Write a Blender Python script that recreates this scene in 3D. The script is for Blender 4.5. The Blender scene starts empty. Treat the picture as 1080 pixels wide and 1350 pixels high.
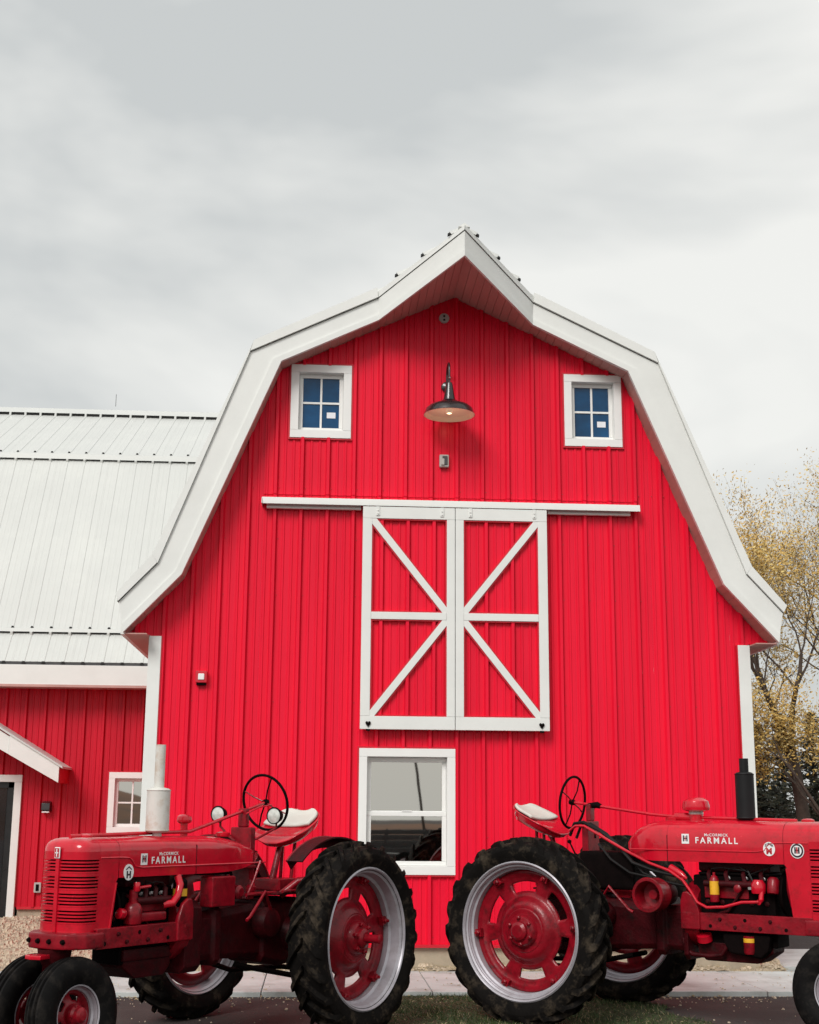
import bpy, bmesh, math, random
from mathutils import Vector, Matrix
R_ = math.radians
random.seed(7)
sc = bpy.context.scene
col = sc.collection

# ------------------------------------------------------------------ camera, sky, sun, exposure
cam_d = bpy.data.cameras.new("camera"); cam = bpy.data.objects.new("camera", cam_d); col.objects.link(cam)
PITCH, YAW, ROLL = R_(12.53), R_(3.77), R_(0.44)
F_ = Vector((math.sin(YAW)*math.cos(PITCH), math.cos(YAW)*math.cos(PITCH), math.sin(PITCH)))
Rt = Vector((math.cos(YAW), -math.sin(YAW), 0)); Up = Rt.cross(F_)
Rc = Rt*math.cos(ROLL) + Up*math.sin(ROLL); Uc = -Rt*math.sin(ROLL) + Up*math.cos(ROLL)
CAM = Vector((0, 0, 1.6))
cam.matrix_world = Matrix(((Rc.x, Uc.x, -F_.x, CAM.x), (Rc.y, Uc.y, -F_.y, CAM.y), (Rc.z, Uc.z, -F_.z, CAM.z), (0, 0, 0, 1)))
cam_d.sensor_fit = 'HORIZONTAL'; cam_d.sensor_width = 36; cam_d.lens = 1782/1080*36
cam_d.clip_start = 0.1; cam_d.clip_end = 1000
cam_d.dof.use_dof = False
sc.camera = cam

SUN_EL, SUN_AZ = 39, 209      # azimuth the light comes from, clockwise from north (+y)
w = bpy.data.worlds.new("World"); sc.world = w; w.use_nodes = True
nt = w.node_tree; nt.nodes.clear()
wo = nt.nodes.new('ShaderNodeOutputWorld'); bg = nt.nodes.new('ShaderNodeBackground')
sky = nt.nodes.new('ShaderNodeTexSky'); sky.sky_type = 'NISHITA'; sky.sun_disc = False
sky.sun_elevation = R_(SUN_EL); sky.sun_rotation = R_(SUN_AZ); sky.air_density = 1.5; sky.dust_density = 3
bg.inputs['Strength'].default_value = 0.10
tc = nt.nodes.new('ShaderNodeTexCoord')
mp = nt.nodes.new('ShaderNodeMapping'); mp.inputs['Scale'].default_value = (1.0, 1.0, 1.7); mp.inputs['Location'].default_value = (-0.9146, 0.4197, 3.6204)
n1 = nt.nodes.new('ShaderNodeTexNoise'); n1.inputs['Scale'].default_value = 2.0; n1.inputs['Detail'].default_value = 5; n1.inputs['Roughness'].default_value = 0.52
n1.inputs['Distortion'].default_value = 0.3
cr = nt.nodes.new('ShaderNodeValToRGB')
cr.color_ramp.elements[0].position = 0.36; cr.color_ramp.elements[0].color = (3.95, 4.09, 4.07, 1)
cr.color_ramp.elements[1].position = 0.53; cr.color_ramp.elements[1].color = (5.85, 5.85, 5.63, 1)
mx = nt.nodes.new('ShaderNodeMixRGB'); mx.inputs[0].default_value = 0.955
for a, b in ((tc.outputs['Generated'], mp.inputs[0]), (mp.outputs[0], n1.inputs['Vector']), (n1.outputs[0], cr.inputs[0]),
             (sky.outputs[0], mx.inputs[1]), (cr.outputs[0], mx.inputs[2]), (mx.outputs[0], bg.inputs[0]), (bg.outputs[0], wo.inputs[0])):
    nt.links.new(a, b)
sd = bpy.data.lights.new("sun", 'SUN'); sun = bpy.data.objects.new("sun", sd); col.objects.link(sun)
sd.energy = 1.5; sd.angle = R_(24); sd.color = (1.0, 0.975, 0.94)
az, el = R_(SUN_AZ), R_(SUN_EL)
sdir = Vector((math.sin(az)*math.cos(el), math.cos(az)*math.cos(el), math.sin(el)))
sun.rotation_euler = sdir.to_track_quat('Z', 'Y').to_euler(); sun.location = sdir*40
sc.view_settings.view_transform = 'Standard'; sc.view_settings.look = 'None'
sc.view_settings.exposure = 0.62; sc.view_settings.gamma = 1.0; sc.view_settings.use_curve_mapping = False
sc.cycles.max_bounces = 6

# ------------------------------------------------------------------ helpers
def tag(o, label=None, cat=None, group=None, kind=None):
    for k, v in (('label', label), ('category', cat), ('group', group), ('kind', kind)):
        if v: o[k] = v
    return o
def empty(name, loc=(0, 0, 0), rz=0.0, label=None, cat=None, group=None):
    o = bpy.data.objects.new(name, None); col.objects.link(o)
    o.location = loc; o.rotation_euler = (0, 0, rz); o.empty_display_size = .1
    return tag(o, label, cat, group)
def frame_from(d):
    d = Vector(d).normalized()
    a = Vector((0, 0, 1)) if abs(d.z) < .9 else Vector((1, 0, 0))
    u = d.cross(a).normalized(); return u, d.cross(u).normalized(), d
class MB:
    def __init__(s): s.v = []; s.f = []; s.m = []
    def add(s, vs, fs, m=0):
        b = len(s.v); s.v += [tuple(p) for p in vs]
        for f in fs: s.f.append(tuple(b+i for i in f)); s.m.append(m)
        return s
    def box(s, x0, x1, y0, y1, z0, z1, m=0):
        return s.add([(x0,y0,z0),(x1,y0,z0),(x1,y1,z0),(x0,y1,z0),(x0,y0,z1),(x1,y0,z1),(x1,y1,z1),(x0,y1,z1)],
                     [(0,3,2,1),(4,5,6,7),(0,1,5,4),(1,2,6,5),(2,3,7,6),(3,0,4,7)], m)
    def hexa(s, a, b, m=0):      # a: 4 pts front, b: 4 pts back
        return s.add(list(a)+list(b), [(0,1,2,3),(7,6,5,4),(0,4,5,1),(1,5,6,2),(2,6,7,3),(3,7,4,0)], m)
    def prism(s, poly, fn0, fn1, m=0):   # poly of 2d, mapped by two functions
        n = len(poly); vs = [fn0(p) for p in poly]+[fn1(p) for p in poly]
        return s.add(vs, [tuple(range(n))[::-1], tuple(range(n, 2*n))]+[(i, (i+1) % n, n+(i+1) % n, n+i) for i in range(n)], m)
    def tube(s, pts, r, n=10, m=0, caps=True):
        pts = [Vector(p) for p in pts]; k = len(pts)
        rs = r if isinstance(r, (list, tuple)) else [r]*k
        vs = []; u = None
        for i, p in enumerate(pts):
            d = (pts[min(i+1, k-1)]-pts[max(i-1, 0)]).normalized()
            if u is None: u, vv, _ = frame_from(d)
            else:
                u = (u-d*u.dot(d)).normalized(); vv = d.cross(u)
            for j in range(n):
                t = 2*math.pi*j/n; vs.append(p+(u*math.cos(t)+vv*math.sin(t))*rs[i])
        fs = [(i*n+j, i*n+(j+1) % n, (i+1)*n+(j+1) % n, (i+1)*n+j) for i in range(k-1) for j in range(n)]
        if caps: fs += [tuple(range(n))[::-1], tuple((k-1)*n+j for j in range(n))]
        return s.add(vs, fs, m)
    def lathe(s, prof, c=(0,0,0), axis=(0,1,0), n=32, m=0):    # prof: (radius, height along axis)
        u, v, d = frame_from(axis); c = Vector(c); vs = []
        for (r, h) in prof:
            for j in range(n):
                t = 2*math.pi*j/n; vs.append(c+d*h+(u*math.cos(t)+v*math.sin(t))*max(r, 1e-4))
        k = len(prof)
        fs = [(i*n+j, i*n+(j+1) % n, (i+1)*n+(j+1) % n, (i+1)*n+j) for i in range(k-1) for j in range(n)]
        return s.add(vs, fs, m)
    def loft(s, secs, m=0, close=True, caps=True):
        n = len(secs[0]); k = len(secs); vs = [p for q in secs for p in q]
        rng = n if close else n-1
        fs = [(i*n+j, i*n+(j+1) % n, (i+1)*n+(j+1) % n, (i+1)*n+j) for i in range(k-1) for j in range(rng)]
        if caps: fs += [tuple(range(n))[::-1], tuple((k-1)*n+j for j in range(n))]
        return s.add(vs, fs, m)
    def build(s, name, mats, parent=None, smooth=True, bevel=0, ang=38, kind=None):
        me = bpy.data.meshes.new(name); me.from_pydata(s.v, [], s.f)
        if not isinstance(mats, (list, tuple)): mats = [mats]
        for mt in mats: me.materials.append(mt)
        if len(mats) > 1: me.polygons.foreach_set('material_index', s.m)
        bm = bmesh.new(); bm.from_mesh(me)
        bmesh.ops.recalc_face_normals(bm, faces=bm.faces)
        if bevel:
            es = [e for e in bm.edges if len(e.link_faces) == 2 and e.calc_face_angle(0) > R_(30)]
            bmesh.ops.bevel(bm, geom=es, offset=bevel, segments=2, profile=.5, affect='EDGES', clamp_overlap=True)
        bm.to_mesh(me); bm.free()
        if smooth:
            me.polygons.foreach_set('use_smooth', [True]*len(me.polygons)); me.set_sharp_from_angle(angle=R_(ang))
        me.update()
        o = bpy.data.objects.new(name, me); col.objects.link(o)
        if bevel and smooth:
            wn_ = o.modifiers.new('weighted', 'WEIGHTED_NORMAL'); wn_.keep_sharp = True
        if parent: o.parent = parent
        if kind: o['kind'] = kind
        return o
def copy_tree(o, parent=None):
    c = o.copy(); col.objects.link(c)
    if parent: c.parent = parent
    for ch in list(o.children): copy_tree(ch, c)
    return c
def inst(o, parent, loc=None, rot=None, name=None):
    c = bpy.data.objects.new(name or o.name.split('.')[0], o.data); col.objects.link(c); c.parent = parent
    if loc: c.location = loc
    if rot: c.rotation_euler = rot
    return c

# ------------------------------------------------------------------ materials
def mat(name, c, rough=.5, metal=0, coat=0, var=.12, vscale=6, bump=0, bscale=40, dirt_or_sheen=None, dscale=3, damt=.5, spec=.5, stretch=None, rvar=.1, trans=0, emit=None):
    m = bpy.data.materials.new(name); m.use_nodes = True; n = m.node_tree; b = n.nodes['Principled BSDF']
    b.inputs['Metallic'].default_value = metal; b.inputs['Coat Weight'].default_value = coat
    b.inputs['Coat Roughness'].default_value = .06; b.inputs['Specular IOR Level'].default_value = spec
    L = n.links.new
    tc = n.nodes.new('ShaderNodeTexCoord'); src = tc.outputs['Object']
    if stretch:
        mp = n.nodes.new('ShaderNodeMapping'); mp.inputs['Scale'].default_value = stretch; L(src, mp.inputs[0]); src = mp.outputs[0]
    no = n.nodes.new('ShaderNodeTexNoise'); no.inputs['Scale'].default_value = vscale; no.inputs['Detail'].default_value = 6; no.inputs['Roughness'].default_value = .6; L(src, no.inputs['Vector'])
    r = n.nodes.new('ShaderNodeValToRGB'); e = r.color_ramp.elements
    e[0].position = .3; e[0].color = tuple(max(0, x*(1-var)) for x in c)+(1,); e[1].position = .7; e[1].color = tuple(min(1, x*(1+var)) for x in c)+(1,)
    L(no.outputs[0], r.inputs[0]); out = r.outputs[0]
    if dirt_or_sheen:
        d = n.nodes.new('ShaderNodeTexNoise'); d.inputs['Scale'].default_value = dscale; d.inputs['Detail'].default_value = 9; d.inputs['Roughness'].default_value = .7; L(src, d.inputs['Vector'])
        dr = n.nodes.new('ShaderNodeValToRGB'); dr.color_ramp.elements[0].position = .5; dr.color_ramp.elements[1].position = .72
        dr.color_ramp.elements[1].color = (damt,)*3+(1,); L(d.outputs[0], dr.inputs[0])
        mm = n.nodes.new('ShaderNodeMixRGB'); L(dr.outputs[0], mm.inputs[0]); L(out, mm.inputs[1]); mm.inputs[2].default_value = tuple(dirt_or_sheen)+(1,); out = mm.outputs[0]
    L(out, b.inputs['Base Color'])
    mr = n.nodes.new('ShaderNodeMapRange'); mr.inputs['To Min'].default_value = max(.02, rough-rvar); mr.inputs['To Max'].default_value = min(1, rough+rvar)
    L(no.outputs[0], mr.inputs['Value']); L(mr.outputs[0], b.inputs['Roughness'])
    if bump:
        bn = n.nodes.new('ShaderNodeTexNoise'); bn.inputs['Scale'].default_value = bscale; bn.inputs['Detail'].default_value = 6; L(src, bn.inputs['Vector'])
        bp = n.nodes.new('ShaderNodeBump'); bp.inputs['Strength'].default_value = 1; bp.inputs['Distance'].default_value = bump
        L(bn.outputs[0], bp.inputs['Height']); L(bp.outputs[0], b.inputs['Normal'])
    if trans: b.inputs['Transmission Weight'].default_value = trans
    if emit: b.inputs['Emission Color'].default_value = tuple(emit[:3])+(1,); b.inputs['Emission Strength'].default_value = emit[3]
    return m
M = {}
M['siding'] = mat('red_steel_siding', (.80, .009, .038), .38, coat=0, var=.09, vscale=3.2, stretch=(1, 1, .10), bump=.0016, bscale=5, spec=.20, dirt_or_sheen=(.55, .006, .024), damt=.35, dscale=5)  # vertical colour streaks painted in place of sky reflections between the ribs
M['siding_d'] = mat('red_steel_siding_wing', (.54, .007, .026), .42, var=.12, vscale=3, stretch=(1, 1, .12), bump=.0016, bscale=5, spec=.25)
M['redtrim'] = mat('red_trim_metal', (.55, .010, .026), .45, var=.06)
M['white'] = mat('white_painted_trim', (.755, .765, .74), .45, var=.03, vscale=3, dirt_or_sheen=(.6, .6, .56), damt=.18, dscale=2)
M['white_roof'] = mat('white_steel_roofing', (.58, .59, .57), .4, var=.025, vscale=1.2, bump=.0008, bscale=6, dirt_or_sheen=(.66, .67, .63), damt=.25, dscale=1.2)
M['vinyl'] = mat('white_vinyl_sash', (.82, .82, .80), .35, var=.02)
M['soffit'] = mat('soffit_board_paint', (.50, .27, .24), .55, var=.14, vscale=2.5, stretch=(1, .3, 1))
M['black_gap'] = mat('black_closure_shade', (.02, .02, .02), .9, var=.1)  # black for closures; also paints shadow lines under flashing and drip edge
M['concrete'] = mat('concrete', (.50, .525, .515), .85, var=.12, vscale=3, bump=.003, bscale=60, dirt_or_sheen=(.25, .23, .20), damt=.6, dscale=2.5)
M['foundation'] = mat('foundation_concrete', (.42, .35, .26), .9, var=.2, vscale=4, bump=.006, bscale=30, dirt_or_sheen=(.22, .17, .12), damt=.5, dscale=4)
M['asphalt'] = mat('asphalt', (.048, .039, .037), .88, var=.35, vscale=90, bump=.004, bscale=140, dirt_or_sheen=(.11, .09, .08), damt=.5, dscale=.9, spec=.3)
M['gravel_base'] = mat('gravel_bed', (.36, .29, .21), .95, var=.35, vscale=22, bump=.03, bscale=18, dirt_or_sheen=(.14, .10, .07), damt=.6, dscale=9)
M['stone'] = mat('gravel_stone', (.50, .41, .31), .9, var=.35, vscale=9)
M['soil'] = mat('grass_soil', (.05, .045, .02), .95, var=.4, vscale=20, bump=.02, bscale=25)
M['grass'] = mat('grass_blade', (.034, .062, .012), .6, var=.5, vscale=3)
M['straw'] = mat('dry_straw', (.42, .33, .19), .85, var=.35, vscale=6)
M['bronze'] = mat('black_bronze_lamp', (.022, .015, .016), .28, coat=.4, var=.2)
M['lamp_in'] = mat('lamp_enamel_inside', (.80, .62, .50), .5, var=.04)
M['bulb'] = mat('frosted_bulb', (.9, .85, .7), .3, var=.02, emit=(1, .75, .5, .12))
M['grey_box'] = mat('grey_plastic_box', (.42, .40, .38), .5, var=.12)
M['grey_dark'] = mat('dark_grey_metal', (.05, .05, .052), .45, var=.2)
M['black'] = mat('black_rubber_hose', (.010, .009, .009), .5, var=.2, spec=.2)
M['blackgloss'] = mat('black_door_frame', (.012, .012, .013), .3, var=.2)
def glassmat(name, c, rough, spec=.8):
    m = mat(name, c, rough, var=.45, vscale=2.3, spec=spec, coat=1, rvar=.01); m.node_tree.nodes['Principled BSDF'].inputs['Coat Roughness'].default_value = .01
    return m
M['glass_blue'] = glassmat('painted_sky_glass', (.001, .050, .135), .10, .25); M['glass_blue'].node_tree.nodes['Principled BSDF'].inputs['Coat Weight'].default_value = .35  # blue sky and cloud reflections are painted into the glass colour
def refl_glass():
    m = bpy.data.materials.new('reflecting_window_glass'); m.use_nodes = True; n = m.node_tree; b = n.nodes['Principled BSDF']
    b.inputs['Base Color'].default_value = (.50, .49, .46, 1); b.inputs['Metallic'].default_value = 1; b.inputs['Roughness'].default_value = .015
    t = n.nodes.new('ShaderNodeTexCoord'); q = n.nodes.new('ShaderNodeTexNoise'); q.inputs['Scale'].default_value = 2.2; q.inputs['Detail'].default_value = 1
    bp = n.nodes.new('ShaderNodeBump'); bp.inputs['Distance'].default_value = .0003; n.links.new(t.outputs['Object'], q.inputs['Vector']); n.links.new(q.outputs[0], bp.inputs['Height']); n.links.new(bp.outputs[0], b.inputs['Normal'])
    return m
M['glass_refl'] = refl_glass()
M['glass_dark'] = glassmat('dark_door_glass', (.01, .01, .012), .06)
M['sticker'] = mat('white_window_sticker', (.8, .8, .84), .6, var=.02)
M['bark'] = mat('tree_bark', (.060, .042, .032), .9, var=.35, vscale=12, bump=.01, bscale=30)
M['leaf'] = mat('budding_leaf', (.48, .30, .07), .6, var=.4, vscale=.9)
M['leaf2'] = mat('pale_budding_leaf', (.58, .44, .17), .6, var=.35, vscale=1.3)
M['needle'] = mat('dark_needles', (.020, .024, .012), .7, var=.5, vscale=1.5)
M['needle2'] = mat('brown_green_needles', (.05, .045, .02), .7, var=.5, vscale=1.5)
M['paint'] = mat('tractor_red_paint', (.56, .004, .020), .24, coat=.65, spec=.3, var=.12, vscale=5, dirt_or_sheen=(.12, .012, .010), damt=.45, dscale=13, bump=.0006, bscale=14)
M['paint2'] = mat('shaded_red_cast_paint', (.24, .003, .011), .34, coat=.15, spec=.3, var=.30, vscale=9, dirt_or_sheen=(.03, .006, .006), damt=.85, dscale=11, bump=.002, bscale=50)  # darker copy of the tractor red; shade on castings and hubs painted in
M['grime_shade'] = mat('grimy_shaded_casting', (.045, .002, .004), .5, spec=.15, var=.4, vscale=12, dirt_or_sheen=(.012, .008, .007), damt=.9, dscale=9, bump=.003, bscale=50)  # grime darkened further: underbody shade is part of this colour
M['dark'] = mat('black_iron_and_shade', (.004, .002, .002), .7, spec=.06, var=.4, vscale=14, bump=.002, bscale=60)  # near black; deep shade of engine bay and underbody painted in as colour
M['tyre'] = mat('weathered_black_tyre', (.007, .006, .0055), .75, var=.35, vscale=9, dirt_or_sheen=(.115, .088, .062), damt=.62, dscale=7, bump=.0015, bscale=70, spec=.06)
M['tyre2'] = mat('front_tyre_rubber', (.006, .0055, .0055), .6, var=.35, vscale=9, dirt_or_sheen=(.06, .05, .042), damt=.35, dscale=10, bump=.001, bscale=70, spec=.08)
M['silver'] = mat('silver_painted_rim', (.46, .44, .48), .38, metal=.35, var=.12, vscale=7, dirt_or_sheen=(.22, .18, .17), damt=.5, dscale=8)
M['cream'] = mat('cream_seat_cushion', (.62, .60, .55), .6, var=.06, vscale=8)
M['muff_w'] = mat('pale_grey_muffler_paint', (.62, .61, .57), .55, var=.06, vscale=8, dirt_or_sheen=(.42, .27, .16), damt=.7, dscale=9)
M['muff_b'] = mat('black_muffler_paint', (.012, .012, .013), .5, var=.2, spec=.2)
M['yellow'] = mat('yellow_filter_decal', (.80, .42, .02), .5, var=.08, vscale=30)
M['decal_w'] = mat('white_decal', (.82, .80, .80), .45, var=.03)
M['decal_k'] = mat('black_decal', (.02, .012, .02), .45, var=.05)
M['decal_r'] = mat('red_decal', (.45, .01, .02), .45, var=.05)
M['lens'] = mat('headlight_lens', (.55, .58, .54), .15, coat=1, var=.25, vscale=30)
M['chrome'] = mat('bare_metal', (.6, .6, .6), .3, metal=1, var=.1)
M['rust_red'] = mat('far_hillside_soil', (.13, .055, .022), .9, var=.4, vscale=.3)
M['fieldgrass'] = mat('field_grass', (.09, .075, .03), .95, var=.3, vscale=.4)

# ------------------------------------------------------------------ ground, paving
def struct(name, mb, m, parent=None, **k):
    o = mb.build(name, m, parent, **k)
    if not parent: o['kind'] = 'structure'
    return o
g = MB(); g.add([(-300, -300, 0), (300, -300, 0), (300, 300, 0), (-300, 300, 0)], [(0, 1, 2, 3)]); struct('asphalt_ground', g, M['asphalt'], smooth=False)
g = MB(); g.add([(-300, 26, .02), (300, 26, .02), (300, 300, .02), (-300, 300, .02)], [(0, 1, 2, 3)]); struct('field', g, M['fieldgrass'], smooth=False)
SW0, SW1, SWZ = 12.62, 14.22, .045
walk = empty('sidewalk'); walk['kind'] = 'structure'
xs = [1.07+1.52*k for k in range(-8, 3)]+[5.25]
for a, b in zip(xs[:-1], xs[1:]):
    g = MB(); dz = random.uniform(-.003, .003); g.box(a+.005, b-.005, SW0, SW1, -.05, SWZ+dz); g.build('paving_slab', M['concrete'], walk, bevel=.006)
pad = empty('concrete_pad'); pad['kind'] = 'structure'
for a, b, c, d in ((5.26, 7.1, 12.62, 14.6), (7.11, 9.0, 12.62, 14.6), (4.95, 7.1, 14.61, 16.5), (7.11, 9.0, 14.61, 16.1)):
    g = MB(); g.box(a, b-.004, c, d, -.05, SWZ); g.build('paving_slab', M['concrete'], pad, bevel=.006)
# gravel bed at the left, rising to the wing
g = MB(); nx, ny = 70, 50; GX0, GX1, GY0, GY1 = -9.5, -1.75, 14.22, 20.4
def gz(x, y):
    t = (y-GY0)/(GY1-GY0)
    return .01+.10*t+.025*math.sin(x*2.1+y*.9)*math.sin(y*1.7+1)+.012*math.sin(x*7.3)*math.sin(y*6.1)
for j in range(ny+1):
    for i in range(nx+1):
        x = GX0+(GX1-GX0)*i/nx; y = GY0+(GY1-GY0)*j/ny; g.v.append((x, y, gz(x, y)+random.uniform(-.006, .006)+(.02 if j else 0)))
for j in range(ny):
    for i in range(nx):
        a = j*(nx+1)+i; g.f.append((a, a+1, a+nx+2, a+nx+1)); g.m.append(0)
struct('gravel_bed', g, M['gravel_base'])
# narrow bed of dirt and dry straw in front of the foundation
g = MB(); nx, ny = 120, 8
def bz(x, y):
    t = (y-SW1)/(.30); return .03+.10*min(1, max(0, t))+.018*math.sin(x*9+y*20)+.012*math.sin(x*23)
for j in range(ny+1):
    for i in range(nx+1):
        x = -1.9+(4.86+1.9)*i/nx; y = SW1-.02+.34*j/ny; g.v.append((x, y, bz(x, y)+random.uniform(-.012, .012)))
for j in range(ny):
    for i in range(nx):
        a = j*(nx+1)+i; g.f.append((a, a+1, a+nx+2, a+nx+1)); g.m.append(0)
struct('planting_bed', g, M['gravel_base'])

def stones(name, spots, m, smin, smax):
    g = MB()
    for (x, y, z) in spots:
        s = random.uniform(smin, smax)*(1 if random.random() < .9 else 1.8); ph = random.uniform(0, 6.3); sq = random.uniform(.45, .8)
        vs = []
        for k in range(5):
            t = ph+k*1.2566; r = s*random.uniform(.7, 1.15); vs.append((x+r*math.cos(t), y+r*math.sin(t), z-.2*s))
        for k in range(5):
            t = ph+k*1.2566+.3; r = s*random.uniform(.4, .75); vs.append((x+r*math.cos(t), y+r*math.sin(t), z+s*sq*random.uniform(.7, 1.1)))
        g.add(vs, [(5, 6, 7, 8, 9)]+[(k, (k+1) % 5, 5+(k+1) % 5, 5+k) for k in range(5)])
    return g.build(name, m, None, smooth=False)
sp = []
for _ in range(15000):
    y = GY0+.05+(GY1-GY0-.1)*random.random()**1.5; x = random.uniform(-6.6, GX1+.05)
    sp.append((x, y, gz(x, y)+.02))
tag(stones('gravel', sp, M['stone'], .010, .034), 'tan gravel and small stones covering the ground before the wing', 'gravel', kind='stuff')
sp = []
for _ in range(2600):
    x = random.uniform(-1.8, 4.84); y = random.uniform(SW1+.02, SW1+.28); sp.append((x, y, bz(x, y)+.004))
tag(stones('bed_gravel', sp, M['stone'], .008, .024), 'strip of fine gravel between the foundation and the sidewalk', 'gravel', kind='stuff')
g = MB()
for _ in range(5200):
    x = random.uniform(-1.85, 4.86); y = random.uniform(SW1-.03, SW1+.27); z = bz(x, max(y, SW1))+random.uniform(0, .02); a = random.uniform(0, 6.3); l = random.uniform(.03, .09); dz = random.uniform(-.01, .035)
    dx, dy = math.cos(a)*l, math.sin(a)*l*.6; g.add([(x, y, z), (x+.0025, y, z+.003), (x+dx, y+dy, z+dz)], [(0, 1, 2)])
tag(g.build('straw', M['straw'], None, smooth=False), 'dry straw and dead grass lying along the barn foundation', 'straw', kind='stuff')
sp = []
for _ in range(1500):
    t_ = random.random(); x = random.uniform(-4.5, 7)
    y = SW0-abs(random.gauss(0, .12)) if t_ < .5 else (random.uniform(SW0, SW1) if t_ < .68 else random.uniform(10.6, SW0)); sp.append((x, y, (SWZ if y > SW0 else 0)+.004))
tag(stones('grit', sp, M['stone'], .003, .010), 'loose grit scattered along the sidewalk edge and on the asphalt', 'grit', kind='stuff')
g = MB()
for _ in range(420):
    x = random.uniform(-4.5, 7); y = SW0-abs(random.gauss(0, .3)) if random.random() < .7 else random.uniform(SW0, SW1); z = (SWZ if y > SW0 else 0)+.008; a = random.uniform(0, 6.3); l = random.uniform(.012, .028)
    c_, s_ = math.cos(a)*l, math.sin(a)*l; g.add([(x-c_, y-s_, z), (x+s_*.5, y-c_*.5, z+.006), (x+c_, y+s_, z+.002), (x-s_*.5, y+c_*.5, z+.01)], [(0, 1, 2, 3)])
tag(g.build('leaf_litter', M['straw'], None, smooth=False), 'small dry leaves blown along the sidewalk and road edge', 'leaf litter', kind='stuff')
# grass patch by the road
def in_patch(x, y):
    return y < SW0-.02+.02*math.sin(x*9) and .42+.10*math.sin(y*5) < x < 2.80+.15*(SW0-y)+.08*math.sin(y*7) and y > 10.3
g = MB()
for j in range(24):
    for i in range(40):
        x = .3+i*.085; y = 10.2+j*.1
        if in_patch(x+.04, min(y+.05, SW0-.08)): g.add([(x, y, .012), (x+.085, y, .012), (x+.085, min(y+.1, SW0), .012), (x, min(y+.1, SW0), .012)], [(0, 1, 2, 3)])
tag(g.build('soil_patch', M['soil'], None, smooth=False), kind='structure')
g = MB(); random.seed(11)
for _ in range(42000):
    x = random.uniform(.3, 3.9); y = random.uniform(10.3, SW0+.02)
    if not in_patch(x, y-.03): continue
    h = random.uniform(.012, .042)*(1.2 if math.sin(x*6+y*4) > 0 else .75); a = random.uniform(0, 6.3); wd = .0028
    lx, ly = random.gauss(0, .018), random.gauss(0, .018)
    c, s_ = math.cos(a)*wd, math.sin(a)*wd
    g.add([(x-c, y-s_, .01), (x+c, y+s_, .01), (x+lx*.5+c*.6, y+ly*.5+s_*.6, h*.6), (x+lx, y+ly, h)], [(0, 1, 2), (0, 2, 3)], 0 if random.random() < .93 else 1)
tag(g.build('grass', [M['grass'], M['straw']], None, smooth=False), 'rough short grass growing between the sidewalk and the asphalt', 'grass', kind='stuff')

# ------------------------------------------------------------------ the gambrel barn
WY = 14.31; XC = 1.42
barn = empty('gambrel_barn', (0, 0, 0), label='tall red steel gambrel barn end with white rake trim and hay hood', cat='barn')
HB = [(3.44, 3.385), (2.87, 4.0), (1.90, 6.36), (.85, 6.863), (0, 7.265)]           # underside of the roof
HL = [(3.50, 3.70), (3.12, 4.11), (2.24, 6.45), (.86, 7.115), (0, 7.546)]          # dark line
HT = [(3.54, 3.78), (3.18, 4.20), (2.20, 6.585), (.87, 7.236), (0, 7.645)]         # outer edge
HY = [14.0, 14.0, 14.0, 14.0, 13.1]
def roof_z(x, prof=HB):
    h = abs(x-XC)
    for (a, za), (b, zb) in zip(prof[:-1], prof[1:]):
        if b <= h <= a: return za+(zb-za)*(a-h)/(a-b)
    return prof[0][1] if h > prof[0][0] else prof[-1][1]
PITCHR = .2815; RIB0 = -.511
def profile(x0, x1, rib0, pitch, marks=()):
    """breakpoints (x, proud) of a ribbed steel sheet between x0 and x1"""
    pts = [(x0, None), (x1, None)]+[(m_, None) for m_ in marks if x0 < m_ < x1]
    k = math.floor((x0-rib0)/pitch)-1
    shape = []
    while rib0+k*pitch < x1+pitch:
        c = rib0+k*pitch
        shape += [(c-.032, 0), (c-.018, .042), (c+.012, .042), (c+.021, -.004), (c+.030, 0)]
        for q in (.34, .66):
            d = c+pitch*q; shape += [(d-.016, 0), (d-.009, .010), (d+.009, .010), (d+.015, 0)]
        k += 1
    def val(x):
        for (a, va), (b, vb) in zip(shape[:-1], shape[1:]):
            if a <= x <= b: return va+(vb-va)*(x-a)/(b-a) if b > a else va
        return 0
    out = sorted({round(x, 5) for x, _ in pts} | {round(x, 5) for x, v in shape if x0 < x < x1})
    return [(x, val(x)) for x in out]
def siding(x0, x1, bot, top, holes, Y, m, parent, rib0=RIB0, pitch=PITCHR, marks=(), name='siding_panel', out=0.0):
    mk = list(marks)+[h[0] for h in holes]+[h[1] for h in holes]
    P = profile(x0, x1, rib0, pitch, mk); g = MB()
    for (xa, va), (xb, vb) in zip(P[:-1], P[1:]):
        xm = (xa+xb)/2; ba, bb = bot(xm), bot(xm); ta, tb = top(xa), top(xb)
        iv = [(ba, ba, ta, tb)]
        for (hx0, hx1, hz0, hz1) in holes:
            if hx0 <= xm <= hx1:
                nv = []
                for (p, q, r, s) in iv:
                    if hz1 <= min(p, q) or hz0 >= max(r, s): nv.append((p, q, r, s)); continue
                    if hz0 > p: nv.append((p, q, hz0, hz0))
                    if hz1 < min(r, s)+.3: nv.append((hz1, hz1, max(r, hz1), max(s, hz1)))
                iv = nv
        for (p, q, r, s) in iv:
            if max(r-p, s-q) < .003: continue
            ya, yb = Y-out-va, Y-out-vb
            g.add([(xa, ya, p), (xb, yb, q), (xb, yb, s), (xa, ya, r)], [(0, 1, 2, 3)])
            if out > 0: g.add([(xa, ya, p), (xb, yb, q), (xb, Y, q), (xa, Y, p)], [(0, 1, 2, 3)])
    if g.f:
        bm = g.build(name, m, parent, ang=20); return bm
SPLIT = 4.95
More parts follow.
